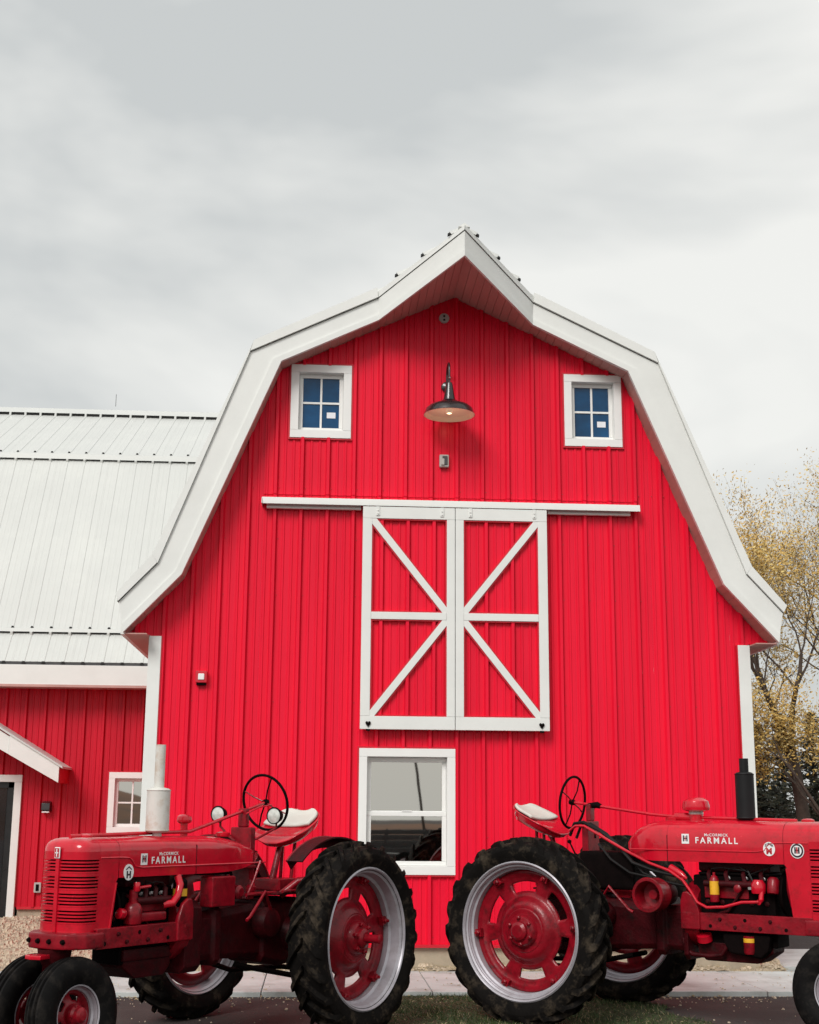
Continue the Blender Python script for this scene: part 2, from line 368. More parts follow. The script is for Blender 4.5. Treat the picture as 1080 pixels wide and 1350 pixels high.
holes = [(-.370, .285, 5.59, 6.415), (2.66, 3.295, 5.57, 6.39), (.44, 1.435, .98, 2.245)]
kinks = [XC+s*h for s in (-1, 1) for h, _ in HB]+[-1.78, 4.62, .44, 2.44]
def botf(x): return 3.40 if (x < -1.78 or x > 4.62) else .29
x = RIB0-.13-3*PITCHR*2
edges = [-1.99]
while x < 4.83:
    if x > -1.9: edges.append(x)
    x += PITCHR*3
edges.append(4.83); edges.append(3.46); edges.sort()
for a, b in zip(edges[:-1], edges[1:]):
    zt = max(roof_z(a), roof_z(b), roof_z((a+b)/2))
    if (a+b)/2 < -.75 or (a+b)/2 > 3.465:
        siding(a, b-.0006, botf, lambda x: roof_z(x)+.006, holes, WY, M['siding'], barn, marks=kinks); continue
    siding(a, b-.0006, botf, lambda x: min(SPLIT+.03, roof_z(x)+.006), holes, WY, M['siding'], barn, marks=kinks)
    if zt > SPLIT+.1:
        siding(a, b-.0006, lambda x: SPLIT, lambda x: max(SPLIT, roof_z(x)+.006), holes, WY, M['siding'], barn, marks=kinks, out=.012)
# base trim, z flashing
g = MB(); g.box(-1.78, 4.62, WY-.045, WY, .262, .29); g.box(-1.78, 4.62, WY-.056, WY-.045, .262, .272); g.build('base_trim', M['redtrim'], barn, bevel=.003)
# screws: rows of tiny fasteners
g = MB()
for z in (.36, 1.35, 2.72, 3.85, 4.46, 5.02, 6.0, 6.9):
    x = RIB0-PITCHR*5
    while x < 4.6:
        for dx in (.038,) if z > 5.1 else (.038, -.1):
            if -1.65 < x+dx < 4.5 and z < roof_z(x+dx)-.05 and not any(h[0]-.1 < x+dx < h[1]+.1 and h[2]-.1 < z < h[3]+.1 for h in holes):
                o_ = .014 if z > SPLIT else .002
                g.lathe([(.0065, -.003), (.0065, .003), (0, .005)], (x+dx, WY-o_, z), (0, -1, 0), n=5)
        x += PITCHR
g.build('screw', M['redtrim'], barn, smooth=False, kind='stuff')
# foundation and the barn's other walls
g = MB(); g.box(-1.76, 4.60, WY+.0, WY+.2, -.1, .262)
g.build('foundation', M['foundation'], barn)
g = MB()
for s in (-1, 1):
    X = XC+s*3.2
    xs_ = sorted((X, X-s*.12)); g.box(xs_[0], xs_[1], WY+.05, 30, -.05, 3.40)
g.box(XC-3.1, XC+3.1, 29.9, 30, 0, 3.40)
g.prism([(XC+s*h, z-.02) for s, prof in ((-1, HB), (1, HB[::-1][1:])) for h, z in prof], lambda p: (p[0], 29.9, p[1]), lambda p: (p[0], 30, p[1]))
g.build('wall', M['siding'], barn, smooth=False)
# inside: dark room backing so that the openings read as rooms
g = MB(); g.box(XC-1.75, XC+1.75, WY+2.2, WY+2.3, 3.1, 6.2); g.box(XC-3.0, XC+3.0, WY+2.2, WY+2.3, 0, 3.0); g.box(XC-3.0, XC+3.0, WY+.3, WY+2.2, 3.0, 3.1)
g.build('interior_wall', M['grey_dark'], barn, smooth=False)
# corner boards
for s in (-1, 1):
    a, b = sorted((XC+s*3.205, XC+s*3.075)); g = MB(); g.box(a, b, WY-.058, WY+.09, .27, 3.385)
    g.build('corner_board', M['white'], barn, bevel=.004)
    q = XC+s*3.075; g = MB(); g.box(q-.012 if s > 0 else q, q if s > 0 else q+.012, WY-.050, WY+.0, .27, 3.385); g.build('corner_channel', M['redtrim'], barn)
# rake fascia, per slope
def P3(h, z, y, s): return Vector((XC+s*h, y, z))
def lerp(a, b, t): return tuple(p+(q-p)*t for p, q in zip(a, b))
for s in (-1, 1):
    for i in range(4):
        j = i+1
        def strip(lo0, lo1, hi0, hi1, y0, y1, th, m, nm, proud=0):
            A = [P3(*lo0, y0-proud, s), P3(*lo1, y1-proud, s), P3(*hi1, y1-proud, s), P3(*hi0, y0-proud, s)]
            Bk = [p+Vector((0, th, 0)) for p in A]
            MB().hexa(A, Bk).build(nm, m, barn, smooth=False)
        y0, y1 = HY[i], HY[j]
        tw = .26
        strip(HB[i], HB[j], lerp(HB[i], HL[i], tw), lerp(HB[j], HL[j], tw), y0, y1, .05, M['white'], 'fascia_trim', .018)
        strip(lerp(HB[i], HL[i], tw), lerp(HB[j], HL[j], tw), HL[i], HL[j], y0, y1, .05, M['white'], 'fascia_board', 0)
        gap = .010 if i in (0, 2, 3) else .003
        up = lambda p: (p[0]+.3*gap, p[1]+gap)
        pr = .03 if i < 3 else .012
        hi0, hi1 = (HT[i], HT[j])
        if i == 3: hi0, hi1 = lerp(HL[i], HT[i], .62), lerp(HL[j], HT[j], .62)
        strip(up(HL[i]), up(HL[j]), hi0, hi1, y0, y1, .06, M['white'], 'drip_edge', pr)
        strip(lerp(HL[i], HB[i], .1), lerp(HL[j], HB[j], .1), up(up(HL[i])), up(up(HL[j])), y0+.012, y1+.012, .03, M['black_gap'], 'shadow_gap')
        # soffit boards
        (ha, za), (hb, zb) = HB[i], HB[j]; L_ = math.hypot(hb-ha, zb-za); n = max(2, round(L_/.098))
        for k in range(n):
            t0, t1 = k/n+.002/L_, (k+1)/n-.002/L_
            p0, p1 = lerp(HB[i], HB[j], t0), lerp(HB[i], HB[j], t1); ya = y0+(y1-y0)*t0+.02; yb = y0+(y1-y0)*t1+.02
            dz = random.uniform(0, .003)
            A = [P3(p0[0], p0[1]-dz+.006, ya, s), P3(p1[0], p1[1]-dz+.006, yb, s), P3(p1[0], p1[1]-dz+.006, WY+.04, s), P3(p0[0], p0[1]-dz+.006, WY+.04, s)]
            MB().hexa(A, [p+Vector((0, 0, .015)) for p in A]).build('soffit_board', M['soffit'], barn, smooth=False)
        # roof panel with ribs running down the slope
        ins = lambda p: (p[0]*.995, p[1]-.03)
        g = MB(); a0, a1 = ins(HT[i]), ins(HT[j])
        if i == 3:
            A = [P3(*a0, 14.03, s), P3(*a1, 13.15, s), P3(*a1, 30.3, s), P3(*a0, 30.3, s)]
        else: A = [P3(*a0, 14.03, s), P3(*a1, 14.03, s), P3(*a1, 30.3, s), P3(*a0, 30.3, s)]
        g.hexa(A, [p-Vector((0, 0, .04)) for p in A])
        Y = 13.24
        while Y < 30.2:
            q0 = a0
            if Y < 14.03:
                if i < 3: Y += PITCHR; continue
                f = (Y-13.1)/.93; q0 = lerp(a1, a0, f)
            w_ = .03
            A = [P3(q0[0], q0[1]+.0, Y-w_, s), P3(a1[0], a1[1]+.0, Y-w_, s), P3(a1[0], a1[1], Y+w_, s), P3(q0[0], q0[1], Y+w_, s)]
            up_ = Vector((s*.02, 0, .035))
            Bq = [A[0]+up_+Vector((0, .012, 0)), A[1]+Vector((0, .012, .038)), A[2]+Vector((0, -.012, .038)), A[3]+up_-Vector((0, .012, 0))]
            g.hexa(A, Bq)
            if i == 3 and Y < 14.03:
                e0 = P3(q0[0]+.006, q0[1]+.004, Y, s); MB().hexa([e0+Vector((0, -.026, 0)), e0+Vector((s*.03, -.026, -.014)), e0+Vector((s*.03, .026, -.014)), e0+Vector((0, .026, 0))],
                    [e0+Vector((0, -.010, .026)), e0+Vector((s*.03, -.010, .012)), e0+Vector((s*.03, .010, .012)), e0+Vector((0, .010, .026))]).build('rib_closure', M['black_gap'], barn, smooth=False)
            Y += PITCHR
        g.build('roof_panel', M['white_roof'], barn, smooth=False)
    # eave soffit behind the corner board
    for k in range(22):
        ya = 14.02+k*.29; a, b = sorted((XC+s*3.2, XC+s*3.43)); g = MB(); g.box(a, b, ya+.003, ya+.287, 3.372, 3.384); g.build('soffit_board', M['soffit'], barn, smooth=False)
    a, b = sorted((XC+s*3.43, XC+s*3.47)); g = MB(); g.box(a, b, 14.03, 20.5, 3.37, 3.62); g.build('eave_fascia', M['white'], barn)
# ridge cap end
MB().hexa([P3(.06, 7.61, 13.14, -1), P3(0, 7.645, 13.12, 1), P3(.06, 7.61, 13.14, 1), P3(0, 7.60, 13.12, 1)],
          [P3(.06, 7.61, 30.2, -1), P3(0, 7.645, 30.2, 1), P3(.06, 7.61, 30.2, 1), P3(0, 7.60, 30.2, 1)]).build('ridge_cap', M['white'], barn)

# windows
def frame_boards(parent, x0, x1, z0, z1, w_, yf, yb, m, name='casing_board', bev=.003, head=None):
    head = head or w_
    for (a, b, c, d) in ((x0, x1, z1-head, z1), (x0, x1, z0, z0+w_), (x0, x0+w_, z0+w_+.001, z1-head-.001), (x1-w_, x1, z0+w_+.001, z1-head-.001)):
        g = MB(); g.box(a, b, yf, yb, c, d); g.build(name, m, parent, bevel=bev)
def window(building, x0, x1, z0, z1, Y, cas, kind, glass, sticker=False, pr=.048, chan=True):
    wn = MB()
    # outer J channel ring is the window object itself, everything else hangs under it
    c = .018
    for (a, b, p, q) in ((x0-c, x1+c, z1, z1+c), (x0-c, x1+c, z0-c, z0), (x0-c, x0, z0, z1), (x1, x1+c, z0, z1)): wn.box(a, b, Y-pr*.8, Y, p, q)
    o = wn.build('window', M['redtrim'], building, smooth=False)
    frame_boards(o, x0, x1, z0, z1, cas, Y-pr, Y+.03, M['vinyl'])
    a, b, p, q = x0+cas, x1-cas, z0+cas, z1-cas
    # reveal lining
    g = MB(); t = .012; D = .10
    g.box(a, b, Y+.0, Y+D, q-.002, q+.01); g.box(a, b, Y, Y+D, p-.01, p+.002); g.box(a-.01, a+.002, Y, Y+D, p, q); g.box(b-.002, b+.01, Y, Y+D, p, q); g.build('reveal', M['vinyl'], o)
    if kind == 'grid':
        sw = .042; frame_boards(o, a+.003, b-.003, p+.003, q-.003, sw, Y+.028, Y+.07, M['vinyl'], 'sash_rail', .003)
        ga, gb, gp, gq = a+sw, b-sw, p+sw, q-sw; xm, zm = (ga+gb)/2, (gp+gq)/2; mw = .011
        g = MB(); g.box(xm-mw, xm+mw, Y+.034, Y+.06, gp, gq); g.build('muntin', M['vinyl'], o)
        g = MB(); g.box(ga, xm-mw, Y+.035, Y+.06, zm-mw, zm+mw); g.box(xm+mw, gb, Y+.035, Y+.06, zm-mw, zm+mw); g.build('muntin', M['vinyl'], o)
        for (c0, c1) in ((ga, xm-mw), (xm+mw, gb)):
            for (d0, d1) in ((gp, zm-mw), (zm+mw, gq)):
                g = MB(); g.box(c0, c1, Y+.048, Y+.054, d0, d1); g.build('pane', glass, o, smooth=False)
        if sticker:
            g = MB(); cx, cz = (xm+gb)/2+.012, (gp+zm)/2+.01; g.box(cx-.048, cx+.048, Y+.044, Y+.0475, cz-.033, cz+.033); g.build('sticker', M['sticker'], o, smooth=False)
    else:
        zm = p+(q-p)*.475; sw = .05
        frame_boards(o, a+.004, b-.004, zm-.012, q-.004, .042, Y+.055, Y+.085, M['vinyl'], 'sash_rail', .003, head=.05)
        frame_boards(o, a+.004, b-.004, p+.004, zm+.022, .045, Y+.02, Y+.05, M['vinyl'], 'sash_rail', .003)
        g = MB(); g.box(a+.046, b-.046, Y+.066, Y+.072, zm+.03, q-.054); g.build('pane', glass, o, smooth=False)
        g = MB(); g.box(a+.049, b-.049, Y+.032, Y+.038, p+.049, zm-.023); g.build('pane', glass, o, smooth=False)
        g = MB(); g.box((a+b)/2-.05, (a+b)/2+.05, Y+.012, Y+.03, zm+.022, zm+.034); g.build('sash_lock', M['vinyl'], o)
    return o
window(barn, -.375, .29, 5.585, 6.42, WY, .088, 'grid', M['glass_blue'], True)
window(barn, 2.655, 3.30, 5.565, 6.395, WY, .085, 'grid', M['glass_blue'], True)
window(barn, .435, 1.44, .975, 2.25, WY, .085, 'double', M['glass_refl'])

# sliding hay doors and their track
DY = WY-.075
def sc_(x, z, Y): k = Y/WY; return x*k, 1.6+(z-1.6)*k
x0, zb_ = sc_(.438, 2.447, DY-.03); x2, zt_ = sc_(2.443, 4.835, DY-.03); xm = (x0+x2)/2
for s, (a, b) in ((0, (x0, xm-.003)), (1, (xm+.003, x2))):
    leafp = profile(a+.02, b-.02, RIB0+.03, PITCHR); g = MB()
    for (xa, va), (xb, vb) in zip(leafp[:-1], leafp[1:]): g.add([(xa, DY-va, zb_+.03), (xb, DY-vb, zb_+.03), (xb, DY-vb, zt_-.05), (xa, DY-va, zt_-.05)], [(0, 1, 2, 3)])
    g.box(a+.01, b-.01, DY+.004, DY+.03, zb_+.01, zt_-.01)
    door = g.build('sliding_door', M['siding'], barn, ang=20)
    yf, yb = DY-.060, DY+.0
    st, bt, tp, md = .100, .135, .13, .078
    so, si = (st, .088) if s == 0 else (.088, st)
    zm_ = (zb_+zt_)/2+.005
    def brd(p, q, r, t, nm='frame_board'): MB().box(p, q, yf, yb, r, t).build(nm, M['white'], door, bevel=.004)
    brd(a, b, zb_, zb_+bt); brd(a, b, zt_-tp, zt_)
    brd(a, a+so, zb_+bt+.001, zt_-tp-.001); brd(b-si, b, zb_+bt+.001, zt_-tp-.001)
    brd(a+so+.001, b-si-.001, zm_-md/2, zm_+md/2)
    for up in (0, 1):
        # braces: from the outer corner to the middle of the meeting stile
        zo = zt_-tp if up else zb_+bt; zi = zm_+(md/2 if up else -md/2)
        xo, xi = (a+so, b-si) if s == 0 else (b-si, a+so)
        A = Vector((xo, zo)); Bv = Vector((xi, zi)); d = (Bv-A).normalized(); nrm = Vector((-d.y, d.x)); hw = .036
        def clip(poly):
            lo = (min(a+so, b-si), max(a+so, b-si)); zr = (min(zo, zi), max(zo, zi))
            def cut(poly, f):
                out = []
                for i_ in range(len(poly)):
                    p, q = poly[i_], poly[(i_+1) % len(poly)]; fp, fq = f(p), f(q)
                    if fp >= 0: out.append(p)
                    if (fp >= 0) != (fq >= 0): t = fp/(fp-fq); out.append(p+(q-p)*t)
                return out
            for f in (lambda p: p.x-lo[0], lambda p: lo[1]-p.x, lambda p: p.y-zr[0], lambda p: zr[1]-p.y): poly = cut(poly, f)
            return poly
        for hw_, yy0, yy1, m_, nm in ((.036, yf+.004, yb, M['white'], 'brace_board'), (.052, yf+.016, yb+.002, M['redtrim'], 'brace_channel')):
            poly = clip([A-d*.2+nrm*hw_, Bv+d*.2+nrm*hw_, Bv+d*.2-nrm*hw_, A-d*.2-nrm*hw_])
            MB().prism(poly, lambda p: (p.x, yy0, p.y), lambda p: (p.x, yy1, p.y)).build(nm, m_, door, smooth=False)
        # red channel ring round each panel
        z0_, z1_ = (zm_+md/2, zt_-tp) if up else (zb_+bt, zm_-md/2); c = .014; g = MB()
        for q in ((a+so, b-si, z1_-c, z1_), (a+so, b-si, z0_, z0_+c), (a+so, a+so+c, z0_+c, z1_-c), (b-si-c, b-si, z0_+c, z1_-c)): g.box(q[0], q[1], yf+.012, yb, q[2], q[3])
        g.build('panel_channel', M['redtrim'], door, smooth=False)
    for hx in (a+.16, b-.14):
        g = MB(); g.box(hx-.018, hx+.018, yf-.010, yf, zt_-.10, zt_-.0); g.lathe([(0, -.004), (.008, -.004), (.008, .006), (0, .008)], (hx, yf-.012, zt_-.045), (0, -1, 0), n=6)
        g.lathe([(0, -.004), (.008, -.004), (.008, .006), (0, .008)], (hx, yf-.012, zt_-.08), (0, -1, 0), n=6); g.build('hanger', M['white'], door)
    hx = a+.085 if s == 0 else b-.085
    g = MB(); poly = [(hx+.028*math.sin(t)**3, zb_+.055+.0022*(13*math.cos(t)-5*math.cos(2*t)-2*math.cos(3*t)-math.cos(4*t))) for t in [k*2*math.pi/20 for k in range(20)]]
    g.prism(poly, lambda p: (p[0], yf-.012, p[1]), lambda p: (p[0], yf-.001, p[1])); g.box(hx-.02, hx+.02, yf-.02, yf, zb_-.02, zb_+.0); g.build('guide_bolt', M['dark'], door)
# track cover (hood) with a rail below it
g = MB(); a, z1 = sc_(-.655, 4.925, WY-.13); b, z0 = sc_(3.485, 4.848, WY-.13)
g.prism([(WY-.0, z1+.012), (WY-.13, z1-.004), (WY-.14, z0+.01), (WY-.14, z0), (WY-.132, z0), (WY-.125, z1-.012), (WY, z1+.002)], lambda p: (a, p[0], p[1]), lambda p: (b, p[0], p[1]))
g.prism([(WY-.006, z0-.0), (WY-.165, z0-.002), (WY-.165, z0+.012), (WY-.14, z1-.01), (WY-.006, z1)], lambda p: (a, p[0], p[1]), lambda p: (a-.004, p[0], p[1]))
g.build('track_cover', M['white'], barn, ang=25)
for (p, q) in ((-.60, x0-.02), (x2+.02, 3.36)):
    g = MB(); g.box(p, q, WY-.075, WY-.03, z0-.035, z0-.012); g.box(p, q, WY-.06, WY-.03, z0-.012, z0+.04); g.build('track_rail', M['white'], barn, bevel=.003)

# ------------------------------------------------------------------ fixtures on the barn
lx, lz = 1.345, 5.92
lamp = empty('barn_lamp', (lx, WY-.32, 5.80), label='black gooseneck barn lamp with lit white inside high on the gable', cat='wall lamp')
g = MB(); g.lathe([(.018, .37), (.03, .365), (.038, .34), (.062, .19), (.070, .165), (.085, .160), (.105, .135), (.215, .10), (.255, .065), (.268, .02), (.276, 0), (.268, -.002), (.258, .014), (.242, .045), (.13, .085), (.05, .10), (0, .101)], (0, 0, 0), (0, 0, 1), n=48)
shade = g.build('shade', [M['bronze'], M['lamp_in']], lamp)
for p in shade.data.polygons:
    c = p.center
    if math.hypot(c.x, c.y) < .272 and c.z < .11 and (p.normal.z < -.05): p.material_index = 1
g = MB(); pts = [(0, 0, .36)]+[(0, .13-.13*math.cos(t), .52+.13*math.sin(t)*.8) for t in [k*math.pi/10 for k in range(0, 11)]]+[(0, .26, .44), (0, .265, .42), (0, .30, .41)]
g.tube(pts, .0125, 12); g.build('arm', M['bronze'], lamp)
g = MB(); g.lathe([(.06, .30), (.06, .285), (.045, .275), (0, .27)], (0, -.0, .41), (0, 1, 0), n=24); g.build('wall_plate', M['bronze'], lamp)
g = MB(); g.lathe([(0, -.0), (.012, .002), (.014, .012), (0, .02)], (0, -.03, .405), (0, 0, 1), n=12); g.build('knob', M['chrome'], lamp)
g = MB(); g.lathe([(0, .012), (.028, .018), (.04, .04), (.036, .07), (.02, .10)], (0, 0, 0), (0, 0, 1), n=16); g.build('bulb', M['bulb'], lamp)
pl_ = bpy.data.lights.new('lamp_light', 'POINT'); pl_.energy = .35; pl_.color = (1, .72, .48); pl_.shadow_soft_size = .03
plo = bpy.data.objects.new('lamp_light', pl_); col.objects.link(plo); plo.parent = lamp; plo.location = (0, 0, -.02)
cs = empty('gable_outlet', (1.315, WY, 7.02), label='small round white socket under the peak of the hay hood', cat='outlet')
g = MB(); g.lathe([(0, -.03), (.055, -.03), (.06, -.02), (.06, 0)], (0, 0, 0), (0, 1, 0), n=24); g.build('cover', M['grey_box'], cs)
for dz in (-.022, .022):
    g = MB(); g.lathe([(0, -.034), (.013, -.034), (.013, -.02)], (0, 0, dz), (0, 1, 0), n=12); g.build('socket', M['dark'], cs)
ob = empty('junction_box', (1.315, WY-.012, 5.355), label='grey weatherproof box on the gable below the barn lamp', cat='outlet box')
g = MB(); g.box(-.052, .052, -.06, 0, -.07, .07); g.build('box', M['grey_box'], ob, bevel=.01)
g = MB(); g.box(-.02, .035, -.072, -.06, -.045, .05); g.build('lid', M['grey_dark'], ob, bevel=.004)
g = MB(); g.box(-.035, .0, -.078, -.06, -.05, .02); g.build('switch', M['grey_box'], ob, bevel=.004)
al = empty('fire_alarm', (-1.225, WY, 2.965), label='small red alarm box with a white light on the lower left wall', cat='alarm')
g = MB(); g.box(-.06, .06, -.07, -.0, -.062, .062); g.build('housing', M['redtrim'], al, bevel=.008)
g = MB(); g.box(-.032, .032, -.082, -.07, -.032, .032); g.build('strobe', M['decal_w'], al, bevel=.006)
g = MB(); g.box(-.05, .05, -.055, -.0, -.085, -.062); g.build('sounder', M['dark'], al, bevel=.004)

# ------------------------------------------------------------------ the long wing behind
VY = 20.0; K = 20/19.2
wing = empty('barn_wing', (0, 0, 0), label='low red wing with a long white metal gambrel roof behind the barn', cat='building')
WRP, WR0 = .2785, -4.305*K
wholes = [(-2.96, -2.305, 1.285, 2.125), (-4.75, -4.24, .0, 2.02)]
x = WR0-WRP*19.5; 
while x < -1.9:
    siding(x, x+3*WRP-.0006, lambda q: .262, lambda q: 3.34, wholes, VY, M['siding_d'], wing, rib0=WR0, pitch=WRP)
    x += 3*WRP
g = MB(); g.box(-9.8, -4.86, VY-.026, VY, .235, .27); g.box(-4.15, -1.78, VY-.026, VY, .235, .27); g.build('base_trim', M['redtrim'], wing)
g = MB(); g.box(-9.8, -4.9, VY+.02, VY+.2, -.1, .235); g.box(-4.15, -1.78, VY+.02, VY+.2, -.1, .235); g.build('foundation', M['foundation'], wing)
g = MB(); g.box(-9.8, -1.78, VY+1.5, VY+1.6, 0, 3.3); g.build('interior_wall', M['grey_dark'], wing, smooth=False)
# roof: flare, lower slope, upper slope; each sheet a panel
RP = [(19.60, 3.66), (20.02, 4.15), (21.92, 7.30), (25.0, 8.93)]
for i in range(3):
    (ya, za), (yb, zb) = RP[i], RP[i+1]
    d = Vector((0, yb-ya, zb-za)); L_ = d.length; d.normalize(); nn = Vector((0, -d.z, d.y))
    x = -1.85-WRP*3*11
    while x < .2:
        P = profile(x, min(x+3*WRP-.001, .3), WR0+.0, WRP)
        g = MB(); base = Vector((0, ya, za)); top = Vector((0, yb, zb))
        if i > 0: base = base+nn*.030-d*.04
        for (xa, va), (xb, vb) in zip(P[:-1], P[1:]):
            A = base+nn*va*.20; B_ = base+nn*vb*.20; Cq = top+nn*vb*.20; Dq = top+nn*va*.20
            g.add([(xa, A.y, A.z), (xb, B_.y, B_.z), (xb, Cq.y, Cq.z), (xa, Dq.y, Dq.z)], [(0, 1, 2, 3)])
        g.build('roof_panel', M['white_roof'], wing, ang=20)
        x += 3*WRP
    # black closures between the ribs draw in the shadow below the white flashing
    def strips(c, d_, nn_, hgt, nm='closure_shadow'):
        k = -45
        while WR0+k*WRP < .1:
            xa = WR0+k*WRP+.032; xb = xa+WRP-.064; A = Vector(c)
            p = [A+nn_*.002, A+nn_*(hgt)]; 
            MB().hexa([(xa, p[0].y, p[0].z), (xb, p[0].y, p[0].z), (xb, p[1].y, p[1].z), (xa, p[1].y, p[1].z)],
                      [(xa, p[0].y+d_.y*.03, p[0].z+d_.z*.03), (xb, p[0].y+d_.y*.03, p[0].z+d_.z*.03), (xb, p[1].y+d_.y*.03, p[1].z+d_.z*.03), (xa, p[1].y+d_.y*.03, p[1].z+d_.z*.03)]).build(nm, M['black_gap'], wing, smooth=False)
            xa, xb = xa-.050, xa-.014; q0, q1 = p[0]-d_*.05, p[1]-d_*.02
            MB().hexa([(xa, q0.y, q0.z), (xb, q0.y, q0.z), (xb, q1.y, q1.z), (xa, q1.y, q1.z)],
                      [(xa, p[0].y+d_.y*.03, p[0].z+d_.z*.03), (xb, p[0].y+d_.y*.03, p[0].z+d_.z*.03), (xb, p[1].y+d_.y*.03, p[1].z+d_.z*.03), (xa, p[1].y+d_.y*.03, p[1].z+d_.z*.03)]).build('rib_end', M['white_roof'], wing, smooth=False)
            k += 1
    if i < 2:
        c = Vector((0, yb, zb))-d*(.10 if i else .05)
        strips(c, d, nn, .042)
        # flashing sheet over the closures
        f0 = c+nn*.043-d*.010; f1 = Vector((0, yb, zb))+nn*.055; d2 = Vector((0, RP[i+2][0]-yb, RP[i+2][1]-zb)).normalized(); n2 = Vector((0, -d2.z, d2.y)); f2 = Vector((0, yb, zb))+n2*.038+d2*(.06 if i else .03)
        g = MB(); g.loft([[(X, f0.y, f0.z), (X, f1.y, f1.z), (X, f2.y, f2.z), (X, f2.y+.01, f2.z-.03), (X, f0.y+.01, f0.z+.004)] for X in (-12, .2)])
        g.build('transition_flashing', M['white_roof'], wing, ang=15)
        # dark rib ends of the sheet above
        k = -45
        while WR0+k*WRP < -1.75:
            xx = WR0+k*WRP; e = f2+d2*.004
            g = MB(); g.prism([(-.022, 0), (-.012, .024), (.012, .024), (.022, 0)], lambda p: (xx+p[0], e.y+n2.y*p[1]-d2.y*.006, e.z+n2.z*p[1]-d2.z*.006), lambda p: (xx+p[0], e.y+n2.y*p[1]+d2.y*.01, e.z+n2.z*p[1]+d2.z*.01))
            g.build('rib_closure', M['black_gap'], wing, smooth=False); k += 1
    else:
        c = Vector((0, yb, zb))-d*.22; strips(c, d, nn, .055)
        g = MB(); f0 = c+nn*.056-d*.01; g.loft([[(X, f0.y, f0.z), (X, yb, zb+.10), (X, yb+.25, zb-.02), (X, yb, zb+.05)] for X in (-12, .2)]); g.build('ridge_cap', M['white_roof'], wing, ang=15)
g = MB(); g.add([(-12, 25, 8.9), (.2, 25, 8.9), (.2, 30.4, 3.6), (-12, 30.4, 3.6)], [(0, 1, 2, 3)]); g.build('rear_roof', M['white_roof'], wing)
g = MB(); g.tube([(-3.56*25/22.4, 25, 9.1), (-3.56*25/22.4, 25, 9.34)], .005, 6); g.build('lightning_rod', M['grey_dark'], wing)
# eave fascia and soffit, dark rib ends above the fascia
g = MB(); g.box(-12, -1.80, 19.58, 19.62, 3.305, 3.615); g.build('eave_fascia', M['white'], wing, bevel=.004)
g = MB(); g.box(-12, -1.80, 19.565, 19.58, 3.30, 3.335); g.build('fascia_trim', M['soffit'], wing)
x = -12
while x < -1.9:
    g = MB(); g.box(x, x+.295, 19.62, 20.0, 3.31, 3.322); g.build('soffit_board', M['soffit'], wing, smooth=False); x += .3
g = MB(); g.box(-12, -1.8, 19.60, 19.64, 3.612, 3.655); g.build('eave_closure', M['grey_dark'], wing)
k = -45
while WR0+k*WRP < -1.75:
    xx = WR0+k*WRP; g = MB(); g.prism([(-.03, 0), (-.012, .03), (.012, .03), (.03, 0)], lambda p: (xx+p[0], 19.583, 3.632+p[1]), lambda p: (xx+p[0], 19.61, 3.64+p[1])); g.build('rib_closure', M['black_gap'], wing, smooth=False); k += 1
window(wing, -2.965, -2.30, 1.28, 2.13, VY, .085, 'grid', M['glass_refl'])
# glazed door with white casing
door = MB().box(-4.72, -4.30, VY+.03, VY+.07, .10, 1.99).build('entry_door', M['blackgloss'], wing)
MB().box(-4.70, -4.40, VY+.022, VY+.028, .14, 1.93).build('pane', M['glass_dark'], door, smooth=False)
frx = [(-4.90, -4.185, 1.98, 2.08), (-4.29, -4.185, .03, 1.978), (-4.90, -4.79, .03, 1.978)]
for (a, b, c, d) in frx: MB().box(a, b, VY-.055, VY+.05, c, d).build('door_casing', M['white'], wing, bevel=.004)
MB().box(-4.378, -4.292, VY+.0, VY+.03, .03, 1.976).build('door_jamb', M['blackgloss'], wing)
MB().box(-4.785, -4.292, VY+.0, VY+.03, 1.90, 1.976).build('door_jamb', M['blackgloss'], wing)
MB().box(-5.2, -4.1, VY-.9, VY+.0, .02, .11).build('doorstep', M['concrete'], wing, bevel=.01)
# small gabled porch hood over the door
def fx(x, z, Y=19.3): k_ = Y/18.0; return x*k_, 1.6+(z-1.6)*k_
a1 = fx(-3.281, 2.150); a0 = fx(-4.106, 2.644); b1 = fx(-3.336, 1.948); b0 = fx(-4.085, 2.354)
sl = (a0[1]-a1[1])/(a0[0]-a1[0]); apx = -5.45; za_ = a1[1]+sl*(apx-a1[0]); zb2 = b1[1]+sl*.93*(apx-b1[0])
PY = 19.3
split_x = a0[0]+.14
zt = lambda q: a1[1]+sl*(q-a1[0]); zbt = lambda q: b1[1]+(b0[1]-b1[1])/(b0[0]-b1[0])*(q-b1[0])
for s in (0, 1):
    mirx = (lambda q: q) if s == 0 else (lambda q: 2*apx-q)
    def pl(xa, xb, lo, hi, y0, y1, m, nm):
        A = [(mirx(xa), y0, lo(xa)), (mirx(xb), y0, lo(xb)), (mirx(xb), y0, hi(xb)), (mirx(xa), y0, hi(xa))]
        MB().hexa(A, [(p[0], y1, p[2]) for p in A]).build(nm, m, wing, bevel=.003)
    pl(split_x+.003, b1[0]+.02, zbt, lambda q: zt(q)-.03, PY-.012, PY+.02, M['white'], 'porch_fascia')
    pl(apx, split_x, zbt, lambda q: zt(q)-.05, PY, PY+.03, M['white'], 'porch_fascia')
    pl(apx, a1[0]+.01, lambda q: zt(q)-.03, zt, PY-.03, PY+.7, M['white_roof'], 'porch_roof')
    pl(apx, b1[0]+.03, zbt, lambda q: zt(q)-.035, PY+.03, PY+.7, M['redtrim'], 'porch_soffit')
wl = empty('wall_light', (-3.669*K, VY, 1.62), label='small black wall light beside the glazed wing door', cat='wall lamp')
